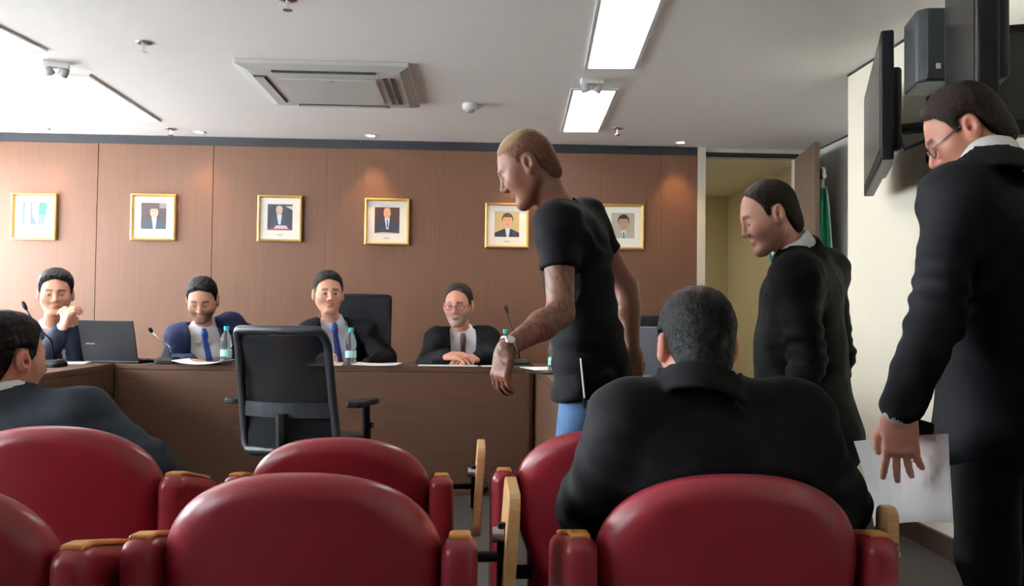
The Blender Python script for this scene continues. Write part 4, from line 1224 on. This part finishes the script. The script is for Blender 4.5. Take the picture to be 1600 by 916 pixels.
    for s in 'LR':
        h0 = hip + u * (.09 if s == 'R' else -.09)
        TR.rc(h0, Jn['kn' + s], .095 * tw, .070 * tw, .035); TR.rc(Jn['kn' + s], Jn['an' + s] + np.array([0, 0, .0]), .068 * tw, .055 * tw, .03)
    TR.mods.append(lambda P, d: d + .005 * wrinkle(P, 30, seed + 2))
    vR, qR = TR.mesh(o.get('trvox', .013))
    np_mesh('trousers', vR, qR, o.get('trousers', o['suit']), root, None, org)
    for s in 'LR':
        a = Jn['an' + s]; td = Jn.get('toe' + s)
        td = fw.copy() if td is None else td
        td = np.array([td[0], td[1], 0]); td /= np.linalg.norm(td)
        SHS = Sdf(); b = np.array([a[0], a[1], max(a[2] - .09, 0)]); zf = b[2]
        SHS.rc(b - td * .04 + np.array([0, 0, .040]), b + td * .03 + np.array([0, 0, .045]), .040, .042, .03)
        SHS.rc(b + td * .03 + np.array([0, 0, .040]), b + td * .17 + np.array([0, 0, .030]), .042, .034, .03)
        SHS.rc(b + np.array([0, 0, .05]), a + np.array([0, 0, .0]), .042, .040, .02)
        SHS.mods.append(lambda P, d, zf=zf: np.maximum(d, zf + .001 - P[:, 2]))
        vF, qF = SHS.mesh(.012)
        np_mesh('shoe', vF, qF, o.get('shoes', SHOE), root, None, org)
    # ---- spectacles
    if 'glasses' in o:
        g = MB(); gm = o['glasses']
        for s in (-1, 1):
            rim = [HB_((s * .034 + .024 * math.cos(a) * (1 + .1 * abs(math.cos(a))), .098 - .35 * max(0, s * math.cos(a)) * .024, -.002 + .016 * math.sin(a))) - np.array(org) for a in [2 * math.pi * k / 20 for k in range(20)]]
            g.tube([Vector(p) for p in rim], .0021 * hs, seg=6, close=True)
            g.tube([Vector(HB_(p) - np.array(org)) for p in ((s * .058, .092, .004), (s * .074, .060, .006), (s * .082, .01, .010), (s * .083, -.012, .004))], .0019 * hs, seg=6)
        g.tube([Vector(HB_(p) - np.array(org)) for p in ((-.012, .100, .001), (0, .103, .004), (.012, .100, .001))], .002 * hs, seg=6)
        gl = g.build('glasses', gm, root, smooth=True)
        for s in (-1, 1):
            MB().poly([Vector(HB_((s * .034 + .023 * math.cos(a), .0975, -.002 + .0155 * math.sin(a))) - np.array(org)) for a in [2 * math.pi * k / 16 for k in range(16)]]).build('lens', LENS, gl)
    return root, dict(sdf=(TS if top != 'suit' else JK), T=T, neck=neck, up=up, fw=fw, u=u, org=org, HB=HB_)

def A3(*a): return np.array(at(*a))
def seated_legs(J, fw, floor=0.0, spread=.1, reach=.42):
    fw = np.array([fw[0], fw[1], 0.0]); fw /= np.linalg.norm(fw); r = np.array([fw[1], -fw[0], 0])
    for s, k in (('L', -1), ('R', 1)):
        J['kn' + s] = np.array(J['hip']) + fw * reach + r * k * (.09 + spread * .4); J['kn' + s][2] = .50
        J['an' + s] = J['kn' + s] + fw * .02; J['an' + s][2] = .10
def standing_legs(J, fw, lift=0.0, step=0.0):
    fw = np.array([fw[0], fw[1], 0.0]); fw /= np.linalg.norm(fw); r = np.array([fw[1], -fw[0], 0])
    for s, k in (('L', -1), ('R', 1)):
        h = np.array(J['hip']) + r * k * .095
        J['kn' + s] = h + fw * (step * k + .02); J['kn' + s][2] = h[2] * .53
        J['an' + s] = h + fw * (step * k * 1.6 - .03); J['an' + s][2] = .10

# 1. the tattooed man in the black t-shirt, striding to the left
Y = 2.95
J = dict(head=A3(822, 262, Y), hf=(-.86, .10, -.50), neck=A3(872, 322, Y + .02), shL=A3(872, 352, 2.80), shR=A3(915, 346, 3.12),
         elL=A3(876, 490, 2.74), wrL=A3(790, 545, 2.60), elR=A3(978, 448, 3.20), wrR=A3(988, 548, 3.16), hip=A3(928, 588, 2.98), hem=A3(926, 612, 2.98))
hp = J['hip']
J.update(knL=hp + np.array([-.10, -.10, -.39]), anL=hp + np.array([-.20, -.10, 0]), knR=hp + np.array([-.02, .10, -.39]), anR=hp + np.array([.26, .10, 0]))
J['anL'][2] = .10; J['anR'][2] = .16
def tattoo(v, C, Jn):
    el, wr, sh = Jn['elL'], Jn['wrL'], Jn['shL']
    def segd(a, b): return d_rc(v.astype(np.float32), a, b, 0, 0)
    d = np.minimum(segd(sh, el), segd(el, el + (wr - el) * .95))
    ink = np.sin(wrinkle(v, 70, 1) * 9) + .8 * np.sin(wrinkle(v, 120, 4) * 8)
    m = np.clip((ink + .25) * .9, 0, 1) * (d < .075) * .62
    C[:] = C * (1 - m[:, None]) + np.array([.035, .028, .030]) * m[:, None]
def blond(L, C):
    t = np.clip((L[:, 2] - .068 - .25 * np.clip(-L[:, 1] - .01, 0, 1)) / .045, 0, 1)[:, None]
    n = (.8 + .3 * wrinkle(L, 300, 2))[:, None]
    return (np.array([.175, .080, .048]) * (1 - t) + np.array([.50, .38, .22]) * t) * n
_, TM = person('man in a black t-shirt with a tattooed forearm striding to the left', J,
       dict(skin='brown', hair=(.17, .088, .055), hair_t=.0035, top=.002, hnoise=.0006, line=HL_SHAVE, hairpaint=blond, paint=tattoo, top_kind='tee', suit=TEE, trousers=DENIM,
            hscale=1.06, arm=1.10, neck=1.06, seed=3, handL=((-.18, .0, -1), (-.75, -.65, 0), .55, .05, .4), handR=((.05, .0, -1), (.2, -.9, 0), .5), browmul=.15, nose=.2,
            shoes=WHITEP, bend=.015, brow=.9, eye=(-.005, .002), fvox=.0038, belly=.112, trw=.92))

# 2. the balding man in the black suit, head bowed
Y = 3.10
J = dict(head=A3(1200, 338, Y), hf=(-.92, .05, -.39), neck=A3(1240, 393, Y + .03), shL=A3(1244, 434, 2.94), shR=A3(1290, 424, 3.29),
         elL=A3(1262, 560, 2.88), wrL=A3(1236, 662, 2.84), elR=A3(1310, 556, 3.36), wrR=A3(1290, 650, 3.35), hip=A3(1252, 596, Y + .03), hem=A3(1268, 682, Y + .03))
standing_legs(J, (-.93, .35), step=.06)
person('balding man with a trimmed beard in a black suit, head bowed, beside the doorway', J,
       dict(skin='light', hair=(.022, .014, .010), hair_t=.006, top=.001, hnoise=.001, line=HL_RECEDE, beard=(.45, (.05, .028, .022)), suit=SUITBLK, tie=TIEGREEN, hscale=1.08,
            handL=((-.1, 0, -1), (-.5, -.85, 0), .5), handR=((0, 0, -1), (0, .9, 0), .5), eye=(-.006, -.002), nose=.0, flare=.035, width=.98, fat=1.10, belly=.128, collar_up=.018, neck=1.05, fvox=.0038, bend=.012, seed=5, vwidth=.065))

# 3. the man with the papers, seen from behind
Y = 2.15
fwC = Vector((-.50, .866, 0)); rC = Vector((.866, .50, 0))
nk = A3(1545, 268, 2.13)
shL = A3(1494, 312, 2.08); shR = shL + np.array(rC) * .36
J = dict(head=A3(1506, 208, 2.20), hf=(-.80, .42, -.60), neck=nk, shL=shL, shR=shR, elL=A3(1464, 492, 1.98), wrL=A3(1404, 650, 1.96),
         elR=shR + np.array([.08, -.05, -.28]), wrR=shR + np.array([.06, .10, -.50]), hip=A3(1566, 600, 2.14), hem=A3(1566, 668, 2.14))
standing_legs(J, fwC, step=.03)
_, CM = person('man in a black suit seen from behind at the right, papers in his left hand', J,
       dict(skin='ruddy', hair=(.020, .012, .009), hair_t=.009, top=.008, suit=SUITGREY, hscale=1.0, glasses=SPECM, eye=(-.006, -.001), handL=((.10, .05, -1), (-.55, -.80, .0), (.15, .25, .3, .35), .16, .3),
            collar_up=.022, seed=7, fvox=.0038, flare=.02, jvox=.009))
CB = J
# 4. the broad man seen from behind in the red chair
Y = 1.98
J = dict(head=A3(1088, 540, Y), hf=(.0, .97, -.22), neck=A3(1092, 610, 1.90), shL=A3(985, 660, 1.88), shR=A3(1236, 658, 1.88), elL=A3(925, 792, 1.86), wrL=A3(935, 835, 2.10),
         elR=A3(1300, 785, 1.86), wrR=A3(1322, 832, 2.08))
J['hip'] = np.array([J['neck'][0] + .01, 1.90, .52])
seated_legs(J, (0, 1, 0))
def greying(L, C):
    n = np.clip(wrinkle(L, 420, 2) * .5 + wrinkle(L * arr((1, 1, .5)), 170, 4) * .8 + wrinkle(L, 60, 1) * .5 + .25, 0, 1)
    m = (np.clip((.06 - L[:, 2]) / .08, 0, 1) * .55 * n)[:, None]
    t = np.exp(-((L[:, 0]) ** 2 + (L[:, 1] + .06) ** 2 + (L[:, 2] - .105) ** 2) / .0016)[:, None] * .8
    C = C * (1 - m) + np.array([.10, .105, .11]) * m
    return C * (1 - t) + np.array([.085, .05, .04]) * t
person('broad man with greying black hair in a black suit sitting with his back to us', J,
       dict(skin='ruddy', hair=(.008, .008, .008), hair_t=.012, top=.006, hnoise=.002, hairpaint=greying, suit=SUITBLK, hscale=1.02, fat=1.22, width=1.08, sleeve=1.22, seed=2, wr_amp=.004, neck=1.15, collar_up=-.075, shirt_neck=False,
            handL=((0, 1, -.1), (0, 0, 1), .3), handR=((0, 1, -.1), (0, 0, 1), .3), jvox=.0095, fvox=.004, hvox=.0042))

# 5. the man in slate grey at the left edge
Y = 2.62
J = dict(head=A3(14, 560, Y), hf=(.48, .87, -.10), neck=A3(8, 626, 2.58), shR=A3(128, 655, 2.56), elR=A3(232, 728, 2.52), wrR=A3(278, 752, 2.74))
J['shL'] = J['shR'] + np.array([-.39, .08, .0])
J['elL'] = J['shL'] + np.array([-.06, .05, -.27]); J['wrL'] = J['elL'] + np.array([.12, .22, .02])
J['hip'] = np.array([J['neck'][0] + .06, 2.50, .52])
seated_legs(J, (.2, .98, 0))
person('seated man in a slate grey suit with dark hair at the left edge', J,
       dict(skin='light', hair=(.016, .013, .013), hair_t=.013, top=.006, suit=SUITSLATE, hscale=1.06, seed=4, collar_up=-.004, handR=((.3, 1, -.1), (0, 0, 1), .4), handL=((.3, 1, 0), (0, 0, 1), .4), fvox=.0042, jvox=.0095, sleeve=1.1))

# 6. navy sleeve at the right edge
fwD = Vector((-.25, .97, 0)); oD = np.array([.04, -.06, 0])
J = dict(head=np.array([1.50, 1.80, 1.66]), hf=(-.3, .95, -.1), neck=np.array([1.49, 1.76, 1.50]), shL=np.array([1.31, 1.72, 1.42]), shR=np.array([1.66, 1.81, 1.42]),
         elL=np.array([1.225, 1.74, 1.165]), wrL=np.array([1.36, 1.93, 1.07]), elR=np.array([1.73, 1.80, 1.14]), wrR=np.array([1.70, 1.95, .95]), hip=np.array([1.49, 1.74, .93]), hem=np.array([1.49, 1.74, .80]))
for k_ in list(J):
    if k_ != 'hf': J[k_] = J[k_] + oD
standing_legs(J, fwD)
person('person in a navy jacket of whom only a sleeve shows at the right edge', J, dict(skin='light', suit=SUITNAVY, seed=6, fvox=.006, jvox=.011, hvox=.008))

# 7-10. the panel
dY = .12
def P4(px, py, Y): return A3(px, py, Y + dY)
J = dict(head=P4(87, 459, 5.27), hf=(.42, -.90, -.10), neck=P4(80, 514, 5.38), shR=P4(53, 535, 5.32), shL=P4(118, 532, 5.50), elR=P4(62, 572, 5.08), elL=P4(128, 572, 5.18), wrR=P4(98, 512, 4.98), wrL=P4(113, 514, 5.02))
J['hip'] = np.array([J['neck'][0] - .02, 5.62, .52]); seated_legs(J, (.3, -.95, 0), reach=.40)
person('dark haired man at far left with folded hands raised before his chin', J,
       dict(skin='light', hair=(.016, .014, .014), hair_t=.012, top=.016, suit=SUITNAVY, tie=TIERED, hscale=1.12, seed=1, handR=((.35, -.05, .93), (-.75, -.62, 0), .85, .0, .8), handL=((-.25, -.10, .95), (.75, -.62, 0), .85, .0, .8), handscale=1.1, eye=(-.003, .002)))
J = dict(head=P4(316, 469, 5.27), hf=(.14, -.88, -.42), neck=P4(316, 516, 5.38), shR=P4(281, 528, 5.33), shL=P4(360, 510, 5.46), elR=P4(268, 566, 5.25), wrR=P4(298, 566, 5.12), elL=P4(402, 531, 5.62), wrL=P4(420, 572, 5.55))
J['hip'] = np.array([J['neck'][0] + .02, 5.68, .52]); seated_legs(J, (.05, -1, 0), reach=.40)
person('bearded man in a blue suit and bright blue tie looking down at his papers', J,
       dict(skin='olive', hair=(.014, .012, .012), hair_t=.009, top=.010, beard=(.75, (.025, .020, .018)), suit=SUITBLUE, tie=TIEBLUE, hscale=1.08, seed=2, vwidth=.085, open=.03, vdepth=.55, open_low=.03, eye=(-.006, -.002), handR=((.75, -.6, .05), (0, 0, 1), .25), handL=((0, -1, -.1), (.3, 0, 1), .5)))
J = dict(head=P4(513, 459, 5.27), hf=(.30, -.95, -.03), neck=P4(520, 507, 5.38), shR=P4(487, 521, 5.33), shL=P4(568, 518, 5.44), elR=P4(478, 566, 5.28), wrR=P4(503, 560, 5.06), elL=P4(604, 560, 5.40), wrL=P4(575, 572, 5.12))
J['hip'] = np.array([J['neck'][0] + .03, 5.68, .52]); seated_legs(J, (.05, -1, 0), reach=.40)
def greysides(L, C):
    m = (np.clip((.045 - L[:, 2]) / .04, 0, 1) * .8)[:, None]
    return C * (1 - m) + np.array([.16, .16, .16]) * m
person('grey templed man in a dark suit and deep blue tie looking to the right', J,
       dict(skin='light', hair=(.020, .017, .016), hair_t=.009, top=.012, hairpaint=greysides, suit=SUITBLK, shirt=SHIRTB, tie=TIENAVY, hscale=1.08, seed=3, vwidth=.085, open=.028, vdepth=.52, open_low=.02, handR=((.5, -.7, .3), (.2, -.2, 1), .6), handL=((-.5, -.85, -.05), (0, 0, 1), .4), eye=(-.0032, .0022)))
J = dict(head=P4(716, 477, 5.25), hf=(-.22, -.95, -.14), neck=P4(722, 522, 5.36), shR=P4(684, 533, 5.33), shL=P4(760, 531, 5.36), elR=P4(668, 567, 5.18), elL=P4(778, 567, 5.20), wrR=P4(697, 556, 5.07), wrL=P4(746, 560, 5.10))
J['hip'] = np.array([J['neck'][0] + .0, 5.66, .52]); seated_legs(J, (0, -1, 0), reach=.40)
person('panel man with dark rimmed glasses, short grey beard and clasped hands', J,
       dict(skin='ruddy', hair=(.022, .016, .013), hair_t=.008, top=.008, beard=(.70, (.30, .26, .24)), suit=SUITBLK, tie=TIEMAROON, hscale=1.06, seed=5, glasses=SPEC, browmul=2, brow=.7, line=HL_RECEDE, vwidth=.085, handscale=1.15,
            handR=((.84, -.52, .02), (.15, -.40, .90), .42, .07, .5), handL=((-.84, -.52, .0), (-.15, -.40, .90), .45, .07, .5), eye=(-.0032, .0022)))
# ------------------------------------------------------------------ things held, worn or lying about
def held_sheet(P4_, label, bulge=.02, th=.003):
    """P4_: corners top left, top right, bottom right, bottom left in metres"""
    tl, tr, br, bl = [Vector(p) for p in P4_]; n = (tr - tl).cross(bl - tl).normalized(); m = MB(); k = 8
    vs = []
    for side in (0, 1):
        for j in range(k + 1):
            for i in range(k + 1):
                u, v = i / k, j / k
                p = tl.lerp(tr, u).lerp(bl.lerp(br, u), v) + n * (bulge * math.sin(u * math.pi * 1.1) * (.4 + v) + .012 * math.sin(v * 3 + u * 2))
                vs.append(p + n * th * side)
    N = (k + 1) ** 2; fs = []
    for j in range(k):
        for i in range(k):
            a = j * (k + 1) + i
            fs.append((a, a + 1, a + k + 2, a + k + 1)); fs.append((N + a + 1, N + a, N + a + k + 1, N + a + k + 2))
    edge = [i for i in range(k + 1)] + [(j + 1) * (k + 1) - 1 for j in range(1, k + 1)] + [k * (k + 1) + i for i in range(k - 1, -1, -1)] + [j * (k + 1) for j in range(k - 1, 0, -1)]
    for a, b in zip(edge, edge[1:] + edge[:1]): fs.append((b, a, N + a, N + b))
    o = m.add(vs, fs).build('held_paper', PAPER, smooth=False); return tag(o, label, 'paper')
held_sheet([at(1334, 690, 2.13), at(1478, 679, 1.925), at(1494, 814, 1.90), at(1365, 823, 2.11)], 'white sheets of paper hanging from the standing man\'s hand')
c = at(1418, 668, 1.97); R = Matrix.Rotation(math.radians(-28), 3, 'Y')
o = MB().box((-.065, -.006, -.02), (.065, .006, .03)).build('mobile_phone', BLACKP, bevel=.004); o.location = c; o.rotation_euler = (0, math.radians(14), math.radians(20)); tag(o, 'black mobile phone held above the papers', 'phone')
o.location = at(1426, 672, 2.00)
# wristwatch
w0 = np.array(at(790, 545, 2.60)); w1 = np.array(at(876, 490, 2.74)); d = Vector(w1 - w0).normalized()
wc = Vector(w0) + d * .012
x, y_, z_ = frame(d)
wa = empty('wristwatch', wc); tag(wa, 'silver wristwatch with a light dial on the tattooed arm', 'watch')
MB().tube([x * .031 * math.cos(a) + y_ * .031 * math.sin(a) for a in [2 * math.pi * k / 24 for k in range(24)]], .009, seg=8, close=True, flat=.5, up=d).build('strap', CHROME, wa, smooth=True)
R = Matrix((x, y_, z_)).transposed()
toward = (Vector((0, 0, CAM_H)) - wc + Vector((-.9, 0, .5))).normalized(); toward = (toward - d * toward.dot(d)).normalized()
fx = d.cross(toward).normalized(); Rw = Matrix((fx, d, toward)).transposed()
MB().lathe([(0, .030), (.016, .030), (.017, .036), (.015, .039), (0, .039)], R=Rw).build('watch_case', CHROME, wa)
MB().lathe([(0, .0392), (.0125, .0392), (.0125, .0398), (0, .0398)], R=Rw).build('dial', WHITEP, wa)
# zip on the side of the t-shirt
def hit(sdf, px, py, t0=1.2, t1=4.0):
    d = ray(px, py); d = d / d.y; ts = np.arange(t0, t1, .003)
    P = np.array([0, 0, CAM_H]) + ts[:, None] * np.array(d)
    v = sdf.value(P.astype(np.float32)); k = np.argmax(v < 0.002)
    return Vector(P[k])
zp = [hit(TM['sdf'], 907 + 6 * k / 7, 560 + 62 * k / 7) for k in range(8)]
zp = [p - Vector((0, .004, 0)) for p in zp]
tm_root = [o for o in bpy.data.objects if o.name == 'person'][0]
org = Vector(TM['org'])
zo = MB().tube([p - org for p in zp], .0075, seg=8, flat=.45, up=Vector((1, 0, 0))).build('zip', WHITEP, tm_root)
MB().tube([zp[-1] - org, zp[-1] - org + Vector((.002, -.003, -.035))], [.008, .005], seg=8).build('zip_pull', SATINBLK, zo)
